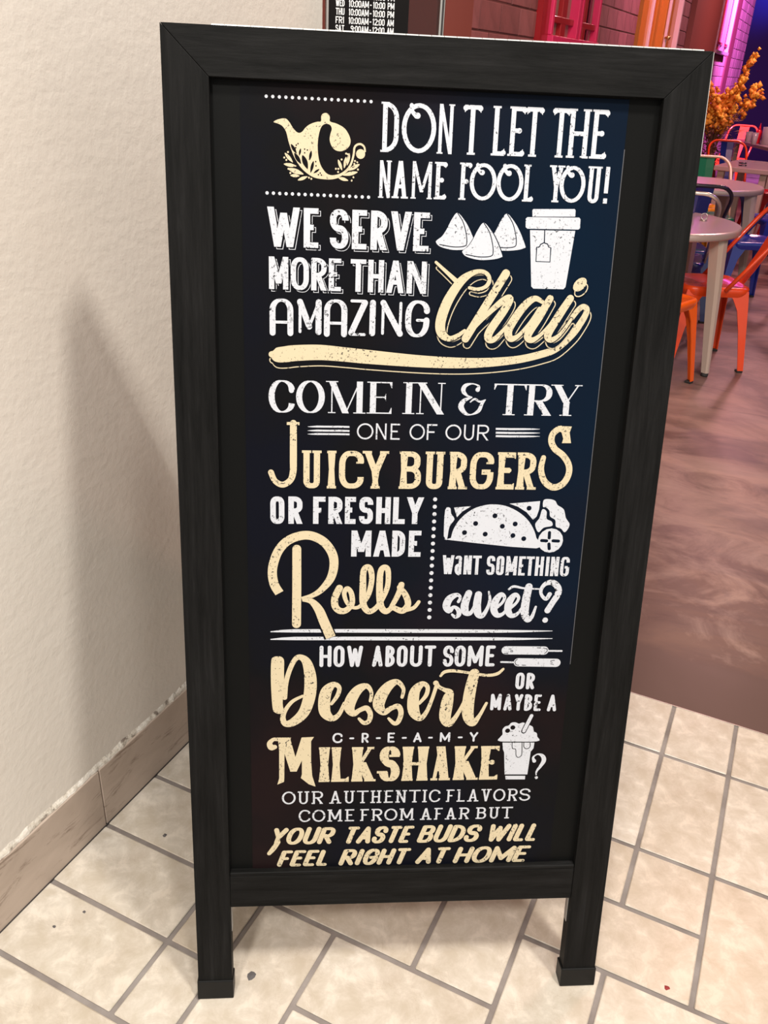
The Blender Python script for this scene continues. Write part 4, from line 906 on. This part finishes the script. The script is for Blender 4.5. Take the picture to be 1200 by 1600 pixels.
('wrap_picture','d','w',0,0,0,[5370,8226,189,189,0]),
('wrap_picture','s','k',0,6,1,[5344,8350,48,5347,8266,48]),
('wrap_picture','s','k',0,6,1,[5351,8172,48,5362,8098,49]),
('wrap_picture','s','k',0,6,1,[5237,8225,48,5312,8221,48]),
('wrap_picture','s','k',0,6,1,[5409,8222,48,5491,8218,48]),
('wrap_picture','d','k',0,0,0,[4511,8601,37,37,0]),
('wrap_picture','d','k',0,0,0,[4234,8481,37,37,0]),
('wrap_picture','d','k',0,0,0,[4820,8479,37,37,0]),
('wrap_picture','d','k',0,0,0,[4632,8442,37,37,0]),
('wrap_picture','d','k',0,0,0,[4078,8341,37,37,0]),
('wrap_picture','d','k',0,0,0,[4386,8319,37,37,0]),
('wrap_picture','d','k',0,0,0,[4800,8300,37,37,0]),
('wrap_picture','d','k',0,0,0,[4966,8252,37,37,0]),
('wrap_picture','d','k',0,0,0,[5007,8722,37,37,0]),
('sweet_words','t','w','bold','W',0,[3778,3952,7690,298,48,39,0,-2]),
('sweet_words','t','w','bold','a',0,[3965,4066,7688,299,48,40,0,-1]),
('sweet_words','t','w','bold','N',0,[4098,4215,7686,299,48,40,0,-2]),
('sweet_words','t','w','bold','T',0,[4230,4359,7683,300,48,40,0,-2]),
('sweet_words','t','w','bold','S',0,[4441,4565,7680,301,49,40,0,-2]),
('sweet_words','t','w','bold','O',0,[4587,4703,7678,302,49,40,0,-2]),
('sweet_words','t','w','bold','M',0,[4733,4898,7675,303,49,40,0,-2]),
('sweet_words','t','w','bold','E',0,[4923,5023,7672,304,49,40,0,-1]),
('sweet_words','t','w','bold','T',0,[5036,5157,7670,305,49,40,0,-2]),
('sweet_words','t','w','bold','H',0,[5175,5301,7668,305,49,40,0,-2]),
('sweet_words','t','w','bold','I',0,[5331,5388,7666,306,49,40,0,-1]),
('sweet_words','t','w','bold','N',0,[5409,5533,7664,307,49,40,0,-2]),
('sweet_words','t','w','bold','G',0,[5557,5693,7662,308,49,40,0,-2]),
('sweet_words','s','w',1,0,1,[4051,7250,49,4075,7319,45,4019,7358,67,3914,7296,112,3873,7180,117,3920,7103,90,3986,7164,49,4054,7117,68,4069,7040,72,4017,7000,54,3967,7040,36]),
('sweet_words','s','w',1,0,1,[4200,7388,103,4152,7215,121,4165,7087,113,4242,7063,68,4300,7180,50,4348,7342,90]),
('sweet_words','s','w',1,0,1,[4347,7365,108,4336,7191,122,4363,7051,109,4430,7023,77,4498,7145,54,4526,7285,45,4502,7412,27]),
('sweet_words','s','w',1,0,1,[4608,7133,59,4711,7226,45,4748,7320,50,4690,7366,76,4615,7261,113,4598,7121,109,4653,7032,86,4739,7051,55,4814,7163,36]),
('sweet_words','s','w',1,0,1,[4823,7128,59,4926,7222,45,4962,7315,50,4904,7361,77,4829,7257,113,4813,7117,109,4868,7027,87,4955,7046,55,5029,7159,36]),
('sweet_words','s','w',1,0,1,[5105,7494,112,5078,7285,124,5074,7074,125,5127,6956,92,5190,7003,59,5237,7168,36]),
('sweet_words','s','w',1,0,1,[4803,7452,31,4876,7498,40,5030,7470,31,5272,7457,23]),
('sweet_words','s','w',1,0,1,[5432,7374,68,5384,7297,59,5313,7355,50,5294,7448,54,5352,7540,67,5459,7564,90,5550,7483,99,5559,7378,100,5489,7238,91,5423,7109,96]),
('sweet_words','d','w',0,0,0,[5400,6949,44,44,0]),
('dessert_words','t','w','round','H',0,[1982,2163,6174,356,59,52,0,0]),
('dessert_words','t','w','round','O',0,[2194,2360,6173,356,59,53,0,0]),
('dessert_words','t','w','round','W',0,[2398,2638,6173,356,59,53,0,0]),
('dessert_words','t','w','round','A',0,[2782,2942,6173,356,59,53,0,0]),
('dessert_words','t','w','round','B',0,[2982,3125,6172,356,60,53,0,0]),
('dessert_words','t','w','round','O',0,[3156,3320,6172,356,60,53,0,0]),
('dessert_words','t','w','round','U',0,[3358,3548,6172,356,60,53,0,0]),
('dessert_words','t','w','round','T',0,[3573,3757,6172,356,60,53,0,0]),
('dessert_words','t','w','round','S',0,[3865,4029,6171,355,60,53,0,0]),
('dessert_words','t','w','round','O',0,[4046,4214,6171,355,60,53,0,0]),
('dessert_words','t','w','round','M',0,[4246,4488,6171,355,60,54,0,0]),
('dessert_words','t','w','round','E',0,[4524,4676,6171,355,60,54,0,0]),
('dessert_words','f','c',1,0,0,[1259,6291,1294,6346,1346,6359,1408,6350,1449,6290,1448,6105,1448,5919,1426,5566,1446,5423,1383,5381,1309,5406,1274,5473,1255,5757,1249,6037]),
('dessert_words','s','c',1,0,1,[1457,5661,76,1479,5919,75,1541,6151,74,1624,6317,78,1707,6339,96,1796,6242,144,1848,5986,185,1835,5681,187,1752,5408,171,1604,5248,140,1477,5207,104,1429,5299,86,1463,5435,67,1573,5593,58,1730,5686,45]),
('dessert_words','s','c',1,0,1,[2174,5547,49,2267,5700,67,2286,5830,71,2201,5878,98,2097,5773,169,2061,5584,184,2080,5392,172,2188,5295,109,2293,5366,72,2375,5557,59]),
('dessert_words','s','c',1,0,1,[2774,5595,54,2784,5743,58,2707,5850,89,2582,5792,148,2479,5627,180,2451,5472,163,2517,5375,104,2611,5434,77,2717,5469,91,2778,5360,82,2755,5239,78,2681,5211,69,2604,5285,46]),
('dessert_words','s','c',1,0,1,[3263,5655,54,3278,5798,59,3182,5917,90,3057,5859,148,2945,5694,189,2904,5515,181,2987,5394,109,3102,5465,82,3209,5495,91,3256,5379,82,3218,5229,78,3155,5198,69,3066,5284,46]),
('dessert_words','s','c',1,0,1,[3535,5545,50,3636,5688,68,3650,5830,68,3563,5879,99,3461,5761,158,3437,5570,182,3462,5389,174,3557,5283,101,3650,5386,69,3726,5603,59,3789,5853,59]),
('dessert_words','s','c',1,0,1,[3776,5896,86,3822,5834,63,3910,5781,68,3999,5732,114,3983,5636,169,3963,5492,192,3952,5286,180,4014,5187,130,4101,5272,79,4198,5465,60,4253,5634,50]),
('dessert_words','s','c',1,0,1,[4367,6057,158,4325,5801,182,4303,5537,188,4317,5306,176,4394,5190,121,4491,5316,65,4590,5539,46]),
('dessert_words','s','c',1,0,1,[3844,6018,40,3901,6084,54,4032,6104,54,4248,6074,45,4552,6025,50,4723,6048,54,4814,6130,41]),
('dessert_words','t','w','round','O',0,[5023,5162,5779,287,55,46,0,-2]),
('dessert_words','t','w','round','R',0,[5193,5324,5776,287,55,46,0,-2]),
('dessert_words','t','w','round','M',0,[4654,4824,5414,289,53,44,0,-4]),
('dessert_words','t','w','round','A',0,[4864,4995,5408,290,53,44,0,-3]),
('dessert_words','t','w','round','Y',0,[5032,5166,5403,291,53,44,0,-4]),
('dessert_words','t','w','round','B',0,[5193,5318,5399,292,53,44,0,-3]),
('dessert_words','t','w','round','E',0,[5347,5466,5394,293,53,44,0,-3]),
('dessert_words','t','w','round','A',0,[5561,5709,5387,295,53,44,0,-4]),
('spring_roll_picture','s','w',0,0,1,[4836,6441,139,5433,6434,140]),
('spring_roll_picture','s','w',0,0,1,[5509,6429,29,5708,6426,29]),
('spring_roll_picture','s','w',0,0,1,[5041,6237,140,5640,6224,141]),
('spring_roll_picture','s','w',0,0,1,[4774,6243,29,4962,6237,29]),
('spring_roll_picture','s','k',0,6,0,[5314,6483,11,5379,6478,11]),
('spring_roll_picture','s','k',1,6,0,[5412,6478,11,5474,6459,11,5477,6420,11,5441,6385,11]),
('spring_roll_picture','s','k',0,6,0,[4876,6462,11,4918,6467,11,4905,6441,11,4935,6436,11,4943,6415,11,4900,6420,11]),
('spring_roll_picture','s','k',0,6,0,[4806,6388,11,4875,6383,11]),
('spring_roll_picture','s','k',0,6,0,[5615,6266,11,5550,6262,11,5557,6238,11,5586,6229,11,5555,6205,11,5604,6196,11]),
('spring_roll_picture','s','k',1,6,0,[5028,6293,11,4993,6251,11,5010,6199,11,5058,6187,11]),
('spring_roll_picture','s','k',0,6,0,[5101,6189,11,5167,6186,11]),
('milkshake_words','t','w','round','C',0,[2197,2354,4853,179,32,30,0,0]),
('milkshake_words','t','w','round','-',0,[2461,2537,4853,178,32,30,0,0]),
('milkshake_words','t','w','round','R',0,[2653,2763,4852,177,32,30,0,0]),
('milkshake_words','t','w','round','-',0,[2878,2954,4852,177,32,30,0,0]),
('milkshake_words','t','w','round','E',0,[3062,3175,4852,176,32,30,0,0]),
('milkshake_words','t','w','round','-',0,[3286,3364,4852,175,32,30,0,0]),
('milkshake_words','t','w','round','A',0,[3468,3601,4851,175,33,30,0,0]),
('milkshake_words','t','w','round','-',0,[3703,3776,4851,174,33,30,0,0]),
('milkshake_words','t','w','round','M',0,[3889,4054,4851,173,33,30,0,0]),
('milkshake_words','t','w','round','-',0,[4175,4252,4850,173,33,30,0,0]),
('milkshake_words','t','w','round','Y',0,[4362,4498,4850,172,33,30,0,0]),
('milkshake_words','t','c','west','I',0,[2000,2151,4152,630,140,56,0,0]),
('milkshake_words','t','c','west','L',0,[2203,2466,4151,629,140,56,0,-1]),
('milkshake_words','t','c','west','K',0,[2525,2874,4151,627,141,56,0,-1]),
('milkshake_words','t','c','west','S',0,[2946,3275,4151,626,141,56,0,-1]),
('milkshake_words','t','c','west','H',0,[3326,3709,4150,624,142,57,0,-1]),
('milkshake_words','t','c','west','A',0,[3759,4071,4150,622,142,57,0,-1]),
('milkshake_words','t','c','west','K',0,[4155,4520,4150,621,143,57,0,-1]),
('milkshake_words','t','c','west','E',0,[4578,4860,4149,619,143,57,0,-1]),
('milkshake_words','f','c',0,0,0,[1339,4966,1551,4965,1545,4924,1622,4615,1705,4921,1717,4963,1909,4970,1865,4895,1867,4548,1886,4273,1942,4069,1833,4117,1707,4233,1724,4301,1723,4551,1641,4352,1542,4352,1452,4679,1447,4230,1442,4167,1338,4119,1367,4232,1369,4730,1355,4902,1275,4908,1270,4932]),
('milkshake_words','s','c',1,0,1,[1370,4938,46,1285,4935,59,1223,4867,82,1248,4793,101,1299,4800,78]),
('milkshake_picture','f','w',1,0,0,[4865,4847,4859,4927,4889,4972,4883,5059,4923,5115,4977,5132,5017,5180,5083,5187,5140,5162,5205,5183,5297,5140,5367,5102,5391,5020,5439,4989,5453,4926,5456,4839]),
('milkshake_picture','f','w',0,0,0,[4900,4824,5418,4817,5411,4714,5371,4651,5350,4231,4977,4238,4940,4645,4916,4701]),
('milkshake_picture','f','w',0,0,0,[4990,4212,5318,4206,5317,4139,5002,4144]),
('milkshake_picture','s','k',0,6,0,[4866,4837,14,5462,4824,14]),
('milkshake_picture','s','k',0,6,1,[5324,5292,84,5226,5027,85]),
('milkshake_picture','s','w',0,7,1,[5330,5302,58,5228,5032,59]),
('milkshake_picture','d','k',0,0,0,[5046,5094,40,40,0]),
('milkshake_picture','d','k',0,0,0,[4966,5038,40,40,0]),
('milkshake_picture','s','k',1,6,0,[5055,4832,12,5068,4719,12,5121,4698,12,5136,4592,12,5166,4551,12,5206,4565,12,5228,4616,12,5216,4830,12]),
('milkshake_picture','s','k',1,6,0,[5245,4829,12,5251,4746,12,5288,4708,12,5328,4715,12,5352,4752,12,5345,4828,12]),
('milkshake_picture','s','w',1,0,1,[5442,4480,62,5420,4549,34,5487,4604,24,5569,4572,62,5599,4488,72,5552,4381,53,5499,4292,34,5495,4223,19]),
('milkshake_picture','d','w',0,0,0,[5502,4171,27,27,0]),
('authentic_words','t','w','slabthin','OUR',0,[1408,2069,3747,236,31,24,26,-2]),
('authentic_words','t','w','slabthin','AUTHENTIC',0,[2155,3953,3744,234,31,24,27,-5]),
('authentic_words','t','w','slabthin','FLAVORS',0,[4041,5430,3740,231,31,25,27,-4]),
('authentic_words','t','w','slabthin','COME',0,[1675,2574,3412,227,31,24,27,-2]),
('authentic_words','t','w','slabthin','FROM',0,[2656,3549,3411,225,31,25,27,-2]),
('authentic_words','t','w','slabthin','AFAR',0,[3632,4451,3410,223,32,25,27,-2]),
('authentic_words','t','w','slabthin','BUT',0,[4546,5162,3409,221,32,25,27,-1]),
('taste_words','t','c','brushcaps','YOUR',0.34,[1242,2246,2982,320,78,54,13,-4]),
('taste_words','t','c','brushcaps','TASTE',0.34,[2422,3523,2973,327,79,54,14,-4]),
('taste_words','t','c','brushcaps','BUDS',0.34,[3649,4650,2965,334,80,55,14,-4]),
('taste_words','t','c','brushcaps','WILL',0.34,[4777,5641,2958,341,81,55,14,-3]),
('taste_words','t','c','brushcaps','FEEL',0.34,[1363,2190,2561,312,79,54,14,-1]),
('taste_words','t','c','brushcaps','RIGHT',0.34,[2367,3488,2557,315,80,55,14,-2]),
('taste_words','t','c','brushcaps','AT',0.34,[3636,4145,2553,319,81,56,14,-1]),
('taste_words','t','c','brushcaps','HOME',0.34,[4262,5494,2550,322,82,56,14,-2]),
('taste_words','s','c',1,0,1,[1344,3044,78,1271,2923,84,1199,2826,67])]

LAB = {'dotted_rule': 'white dotted rules', 'teapot_emblem': 'cream teapot emblem formed by a letter C with leaves', 'heading_words': "white lettering: DON'T LET THE NAME FOOL YOU!", 'serving_words': 'white lettering: WE SERVE MORE THAN AMAZING',
 'chai_word': 'cream script lettering Chai with a long underline swash', 'samosa_picture': 'three white samosas', 'cup_picture': 'white takeaway cup with tea bag tag', 'invitation_words': 'white serif lettering: COME IN & TRY',
 'burger_words': 'lettering: ONE OF OUR JUICY BURGERS', 'rolls_words': 'lettering: OR FRESHLY MADE Rolls', 'double_rule': 'white rough double rule', 'wrap_picture': 'white filled wrap with tomato slice and leaves', 'sweet_words': 'white lettering: WANT SOMETHING sweet?',
 'dessert_words': 'lettering: HOW ABOUT SOME Dessert OR MAYBE A', 'spring_roll_picture': 'two white desserts on sticks', 'milkshake_words': 'lettering: C-R-E-A-M-Y MILKSHAKE', 'milkshake_picture': 'white milkshake cup and question mark',
 'authentic_words': 'white lettering: OUR AUTHENTIC FLAVORS COME FROM AFAR BUT', 'taste_words': 'cream slanted lettering: YOUR TASTE BUDS WILL FEEL RIGHT AT HOME'}
groups = {}
CI = {'w': 0, 'c': 1, 'k': 2}
u_ = 0.0001
for it in POSTER:
    pr = groups.setdefault(it[0], Print()); mi = CI[it[2]]; d = it[-1]
    if it[1] == 'd': pr.disc((d[0] * u_, d[1] * u_), d[2] * u_, mi, d[3] * u_, math.radians(d[4]))
    elif it[1] == 'f':
        P = [(d[i] * u_, d[i + 1] * u_) for i in range(0, len(d), 2)]
        if it[3]: P = spline(P, 4 if it[3] == 1 else 3, True)
        pr.poly(P, mi, True)
    elif it[1] == 's':
        P = [(d[i] * u_, d[i + 1] * u_, d[i + 2] * u_) for i in range(0, len(d), 3)]
        if it[3] and len(P) > 2: P = spline(P, 7)
        P = [(p[0], p[1], max(p[2], 0.0004)) for p in P]
        pr.ribbon(P, mi, bool(it[5]))
    else:
        x0, x1, y0, h, w, t, g, rise = [v * u_ for v in d]; st = it[3]
        a = (it[4], x0, x1, y0, h, w, t, st)
        if st == 'block':
            draw_text(pr, *a, 0, it[5], g, rise, dx=0.0030, dy=-0.0030); draw_text(pr, *a, 2, it[5], g, rise, shrink=0.00075, dx=0.0030, dy=-0.0030)
            draw_text(pr, *a, 2, it[5], g, rise, shrink=-0.0009); draw_text(pr, *a, mi, it[5], g, rise)
        else: draw_text(pr, *a, mi, it[5], g, rise)
for gname, pr in groups.items():
    kind = 'printed_picture' if gname.endswith(('picture', 'emblem')) else ('printed_rule' if gname.rstrip('123').endswith('rule') else 'printed_lettering')
    o = obj(kind, pr.v, pr.f, [M['w'], M['c'], M['k']], poster, False, pr.mi); o.location = (0, 0.0108, 0); o['label'] = LAB[gname.rstrip('123')]

# ---------------------------------------------------------------- furniture: metal bistro chairs
def loft(name, secs, m, parent):
    """secs: list of 4-corner rings"""
    bm = bmesh.new(); R_ = [[bm.verts.new(p) for p in s] for s in secs]
    for A, B in zip(R_, R_[1:]):
        for k in range(len(A)): bm.faces.new((A[k], A[(k + 1) % len(A)], B[(k + 1) % len(A)], B[k]))
    bm.faces.new(R_[0]); bm.faces.new(R_[-1]); bmesh.ops.recalc_face_normals(bm, faces=bm.faces)
    return from_bm(name, bm, m, parent)
def rrect(w, d, r, z, n=5):
    out = []
    for cx, cy, a0 in ((w - r, d - r, 0), (-w + r, d - r, 90), (-w + r, -d + r, 180), (w - r, -d + r, 270)):
        for k in range(n + 1): a = math.radians(a0 + 90 * k / n); out.append((cx + r * math.cos(a), cy + r * math.sin(a), z))
    return out
def make_chair(seat_m, tube_m):
    root = empty('metal_chair')
    bm = bmesh.new(); rings = []
    for w, z in ((0.168, 0.395), (0.176, 0.415), (0.180, 0.436), (0.172, 0.446), (0.160, 0.446), (0.150, 0.441), (0.02, 0.439)):
        rings.append([bm.verts.new(p) for p in rrect(w, w, w * 0.36, z)])
    for A, B in zip(rings, rings[1:]):
        for k in range(len(A)): bm.faces.new((A[k], A[(k + 1) % len(A)], B[(k + 1) % len(A)], B[k]))
    bm.faces.new(rings[-1]); bmesh.ops.recalc_face_normals(bm, faces=bm.faces)
    from_bm('seat', bm, seat_m, root, True)
    for sx in (-1, 1):
        for sy in (-1, 1):
            secs = []
            for z, out, wd in ((0.428, 0.150, 0.110), (0.385, 0.156, 0.082), (0.33, 0.163, 0.058), (0.22, 0.176, 0.044), (0.10, 0.190, 0.036), (0.012, 0.200, 0.031)):
                ox, oy = sx * (out + 0.014), sy * (out + 0.014)   # outer corner; two flanges fold away from it
                secs.append([(ox, oy, z), (ox - sx * wd, oy, z), (ox - sx * wd, oy - sy * 0.006, z), (ox - sx * 0.012, oy - sy * 0.012, z), (ox - sx * 0.006, oy - sy * wd, z), (ox, oy - sy * wd, z)])
            lg = loft('leg', secs, seat_m, root)
            box('rubber_foot', (sx * 0.214 - (0.034 if sx > 0 else -0.0), sy * 0.214 - (0.034 if sy > 0 else 0.0), 0.0), (sx * 0.214 + (0 if sx > 0 else 0.034), sy * 0.214 + (0 if sy > 0 else 0.034), 0.012), M['rubber'], lg, 0.002, 1)
    pts = []
    def P(x, t): return (x, 0.03 + 0.31 * t, 0.43 + 0.42 * t)
    pts = [P(-0.182, 0), P(-0.188, 0.3), P(-0.192, 0.6)]
    for k in range(7): a = math.pi - k * math.pi / 12; pts.append(P(-0.092 + 0.10 * math.cos(a), 0.78 + 0.22 * math.sin(a)))
    pts.append(P(0, 1.0))
    pts += [(-p[0], p[1], p[2]) for p in pts[-2::-1]]
    tube('back_frame', pts, 0.0115, tube_m, root, 8)
    bm = bmesh.new(); rows = []
    for k in range(6):
        t = k / 5; w = 0.050 + 0.014 * t; y = 0.168 + 0.170 * t + 0.020 * math.sin(math.pi * t); z = 0.435 + 0.415 * t
        rows.append([bm.verts.new((x, y + dy_, z)) for x, dy_ in ((-w, 0), (0, 0.006), (w, 0), (w, 0.003), (0, 0.009), (-w, 0.003))])
    for A, B in zip(rows, rows[1:]):
        for k in range(6): bm.faces.new((A[k], A[(k + 1) % 6], B[(k + 1) % 6], B[k]))
    bm.faces.new(rows[0]); bm.faces.new(rows[-1]); bmesh.ops.recalc_face_normals(bm, faces=bm.faces)
    from_bm('back_slat', bm, seat_m, root)
    return root
LEFT = math.radians(-64.4)
CH = [
 ('orange', 'orange', -0.590, 4.442, math.radians(70.6), 'bright orange metal chair, nearest, half behind the black sign'),
 ('dark_orange', 'dark_orange', -0.385, 5.000, LEFT, 'glossy red orange metal chair tucked at the nearest round table'),
 ('blue', 'navy', -0.307, 6.63, LEFT, 'royal blue metal chair just beyond the nearest round table'),
 ('blue', 'navy', -0.200, 7.90, LEFT + 0.1, 'blue metal chair at the right frame edge behind the first blue one'),
 ('red', 'red', -0.10, 8.98, LEFT, 'dark red metal chair at the right frame edge beyond the blue chairs'),
 ('navy', 'black_enamel', -0.695, 6.00, math.radians(200), 'dark navy metal chair with black hoop back before the second table'),
 ('navy', 'silver', -0.665, 5.60, math.radians(188), 'dark metal chair with worn silver hoop back by the black sign'),
 ('green', 'cream_enamel', -0.705, 7.62, math.radians(22), 'green metal chair with cream hoop back behind the second round table'),
 ('yellow', 'yellow', -0.84, 8.12, math.radians(115), 'yellow metal chair seen below the second round table'),
 ('navy', 'dark_orange', -0.785, 9.90, math.radians(20), 'dark blue metal chair with orange hoop back below the farthest table'),
 ('dark_orange', 'dark_orange', -1.10, 13.60, math.radians(-10), 'orange red metal chair back behind the farthest table'),
 ('red', 'red', -0.34, 9.80, LEFT, 'red metal chair glimpsed between the legs of the second table')]
for a, b, x, y, rz, lab in CH:
    c = make_chair(M[a], M[b]); c.location = (x, y, 0); c.rotation_euler = (0, 0, rz); tag(c, lab, 'chair', 'metal dining chairs of the restaurant')

def round_table(x, y, r, rot, lab):
    t = empty('round_table', (x, y, 0), rot)
    lathe('tabletop', [(0.02, 0.70), (r - 0.012, 0.70), (r - 0.003, 0.703), (r, 0.712), (r, 0.728), (r - 0.003, 0.737), (r - 0.010, 0.74), (0.02, 0.74)], M['table'], t, 64)
    for p in t.children: 
        for f in p.data.polygons: f.use_smooth = abs(f.normal.z) < 0.7
    for k in range(4):
        a = math.radians(-2 + 90 * k); ca, sa = math.cos(a), math.sin(a); secs = []
        for z, out, w, d in ((0.70, r * 0.88, 0.046, 0.026), (0.45, r * 0.955, 0.036, 0.022), (0.2, r * 1.022, 0.026, 0.017), (0.02, r * 1.07, 0.018, 0.013)):
            secs.append([((out + q) * ca - s * sa, (out + q) * sa + s * ca, z) for s, q in ((-w, -d), (w, -d), (w, d), (w * .4, d * 1.5), (-w * .4, d * 1.5), (-w, d))])
        lg = loft('leg', secs, M['table_leg'], t)
        lathe('rubber_foot', [(0.018, 0), (0.020, 0.004), (0.018, 0.02)], M['rubber'], lg, 12, ((r * 1.07) * ca, (r * 1.07) * sa, 0))
    return tag(t, lab, 'table', 'restaurant tables')
round_table(-0.732, 4.924, 0.46, math.radians(-21.5), 'nearest round pale metal table with a small chrome card holder')
round_table(-0.730, 7.00, 0.43, math.radians(-18), 'round pale metal table second from the front, behind dark chairs')
def square_table(x, y, w, d, rz, lab):
    t = empty('square_table', (x, y, 0), rz)
    box('tabletop', (-w, -d, 0.70), (w, d, 0.74), M['table'], t, 0.006)
    for sx in (-1, 1):
        for sy in (-1, 1):
            cx, cy = sx * (w - 0.06), sy * (d - 0.06); box('leg', (cx - 0.028, cy - 0.028, 0), (cx + 0.028, cy + 0.028, 0.70), M['table_leg'], t, 0.004)
    return tag(t, lab, 'table', 'restaurant tables')
square_table(-0.52, 8.95, 0.24, 0.46, math.radians(-8), 'rectangular pale table third from the front with small dark items')
square_table(-0.33, 12.22, 0.50, 0.70, math.radians(24), 'farthest table, set with a red bottle and tumblers')
# things on the tables
t = tag(empty('number_holder', (-0.481, 5.047, 0.7402)), 'small chrome ring card holder on the nearest round table', 'holder')
lathe('holder_base', [(0.018, 0), (0.018, 0.004), (0.004, 0.008)], M['alu'], t, 16)
tube('ring', [(0.016 * math.cos(a), 0.004 * math.sin(a), 0.022 + 0.016 * math.sin(a)) for a in [i * math.pi / 8 for i in range(17)]], 0.0022, M['silver'], t, 6)
b = tag(empty('squeeze_bottle', (-0.732, 12.081, 0.7402)), 'red squeeze bottle with pointed cap on the farthest table', 'bottle')
lathe('bottle_body', [(0.030, 0), (0.034, 0.006), (0.034, 0.12), (0.028, 0.145), (0.016, 0.155)], M['ketchup'], b, 16); lathe('nozzle', [(0.018, 0.155), (0.015, 0.17), (0.006, 0.205), (0.004, 0.225)], M['ketchup'], b, 12)
for x, y, h, r, lab in ((-0.850, 12.263, 0.115, 0.042, 'clear tumbler left of the red bottle on the farthest table'), (-0.746, 11.790, 0.13, 0.034, 'clear tumbler in front of the red bottle'), (-0.615, 11.975, 0.19, 0.075, 'large clear jug right of the red bottle at the frame edge')):
    lathe('tumbler', [(r * .8, 0.0), (r * .86, 0.004), (r, h), (r * .93, h), (r * .8, 0.010), (0.001, 0.008)], M['tumbler'], None, 20, (x, y, 0.7402))
    tag(bpy.context.scene.objects[-1] if False else COL.objects[-1], lab, 'cup' if h < .15 else 'jug', None)
for x, y, lab in ((-0.62, 8.95, 'small dark coaster at the back of the rectangular table'), (-0.60, 8.70, 'small dark coaster nearer the edge of the rectangular table')):
    o = lathe('coaster', [(0.03, 0), (0.035, 0.002), (0.035, 0.008), (0.03, 0.010)], M['black_enamel'], None, 16, (x, y, 0.7402)); tag(o, lab, 'coaster')

# dried flower arrangement in a tall vase
FX, FY = -1.09, 10.5
fl = tag(empty('flower_arrangement', (FX, FY, 0)), 'tall arrangement of dried orange blossoms and brown leaves in a dark vase', 'plant')
lathe('vase', [(0.10, 0), (0.13, 0.02), (0.15, 0.25), (0.11, 0.50), (0.08, 0.62), (0.10, 0.68), (0.09, 0.68), (0.07, 0.62)], M['vase'], fl, 24)
bm = bmesh.new(); tips = []
for i in range(46):
    a = random.uniform(0, 2 * math.pi); sp_ = random.uniform(0.03, 0.24); h = random.uniform(1.02, 1.36)
    if i < 4: h, sp_ = 1.50 + 0.06 * i, 0.20 + 0.03 * i; a = 0.2 + i * .15
    if 4 <= i < 8: h, sp_, a = 1.16 + .03 * i, 0.40, 0.1 + i * .08
    pts = [Vector((0, 0, 0.6)) + Vector((math.cos(a), math.sin(a), 0)) * sp_ * (t ** 1.5) + Vector((0, 0, (h - 0.6) * t)) for t in (0, .35, .7, 1)]
    tube_bm(bm, pts, [0.005, 0.004, 0.003, 0.002], 5); tips.append(pts)
from_bm('stem', bm, M['twig'], fl)
V2, F2 = [], []
def blob(c, r):
    n = len(V2); q = [(1, 0, 0), (-1, 0, 0), (0, 1, 0), (0, -1, 0), (0, 0, 1), (0, 0, -1)]; s = [random.uniform(.6, 1.25) * r for _ in q]
    for p, k in zip(q, s): V2.append((c[0] + p[0] * k, c[1] + p[1] * k, c[2] + p[2] * k))
    for t in ((0, 2, 4), (2, 1, 4), (1, 3, 4), (3, 0, 4), (2, 0, 5), (1, 2, 5), (3, 1, 5), (0, 3, 5)): F2.append(tuple(n + i for i in t))
for pts in tips:
    for k in range(16):
        t = random.uniform(0.70, 1.0); j = min(int(t * 3), 2); p = pts[j].lerp(pts[j + 1], t * 3 - j)
        blob(p + Vector([random.gauss(0, 0.022) for _ in range(3)]), random.uniform(0.016, 0.040))
o = obj('blossoms', V2, F2, M['petal'], fl, True); o['kind'] = 'stuff'
V2, F2 = [], []
for i in range(330):
    a = random.uniform(0, 2 * math.pi); r = random.uniform(0.02, 0.25) ; z = random.uniform(0.60, 1.10); c = Vector((math.cos(a) * r, math.sin(a) * r, z))
    d = Vector((math.cos(a), math.sin(a), random.uniform(-.8, 1.0))).normalized() * random.uniform(0.05, 0.10); s = d.cross(Vector((0, 0, 1))).normalized() * 0.014
    n = len(V2); V2 += [tuple(c), tuple(c + d * .5 + s), tuple(c + d), tuple(c + d * .5 - s), tuple(c + d * .5 + Vector((0, 0, .006)))]; F2 += [(n, n + 1, n + 4), (n + 1, n + 2, n + 4), (n + 2, n + 3, n + 4), (n + 3, n, n + 4)]
o = obj('dried_leaves', V2, F2, M['twig'], fl); o['kind'] = 'stuff'

# crumbs and scuffs on the tiles
def crumb(x, y, r, m, lab):
    vv = [(r * random.uniform(.5, 1) * math.cos(a), r * random.uniform(.5, 1) * math.sin(a), 0.0) for a in [i * math.pi / 4 for i in range(8)]] + [(0, 0, 0.002)]
    o = obj('crumb', vv, [(i, (i + 1) % 8, 8) for i in range(8)], m, None, False, None, (x, y, 0.0001)); tag(o, lab, 'crumb')
crumb(0.106, 1.082, 0.0065, M['speck'], 'tiny dark red crumb on the tile right of the sign')
crumb(-0.553, 0.766, 0.011, M['dirt'], 'small oval grey chip mark on the tile beside the left foot of the sign')
crumb(-0.924, 0.681, 0.004, M['dirt'], 'tiny dark fleck on the leftmost large tile')
crumb(-0.897, 0.729, 0.004, M['dirt'], 'tiny dark fleck on the tile nearest the baseboard joint')
crumb(-0.878, 0.940, 0.006, M['dirt'], 'small brown fleck left of the sign stile')
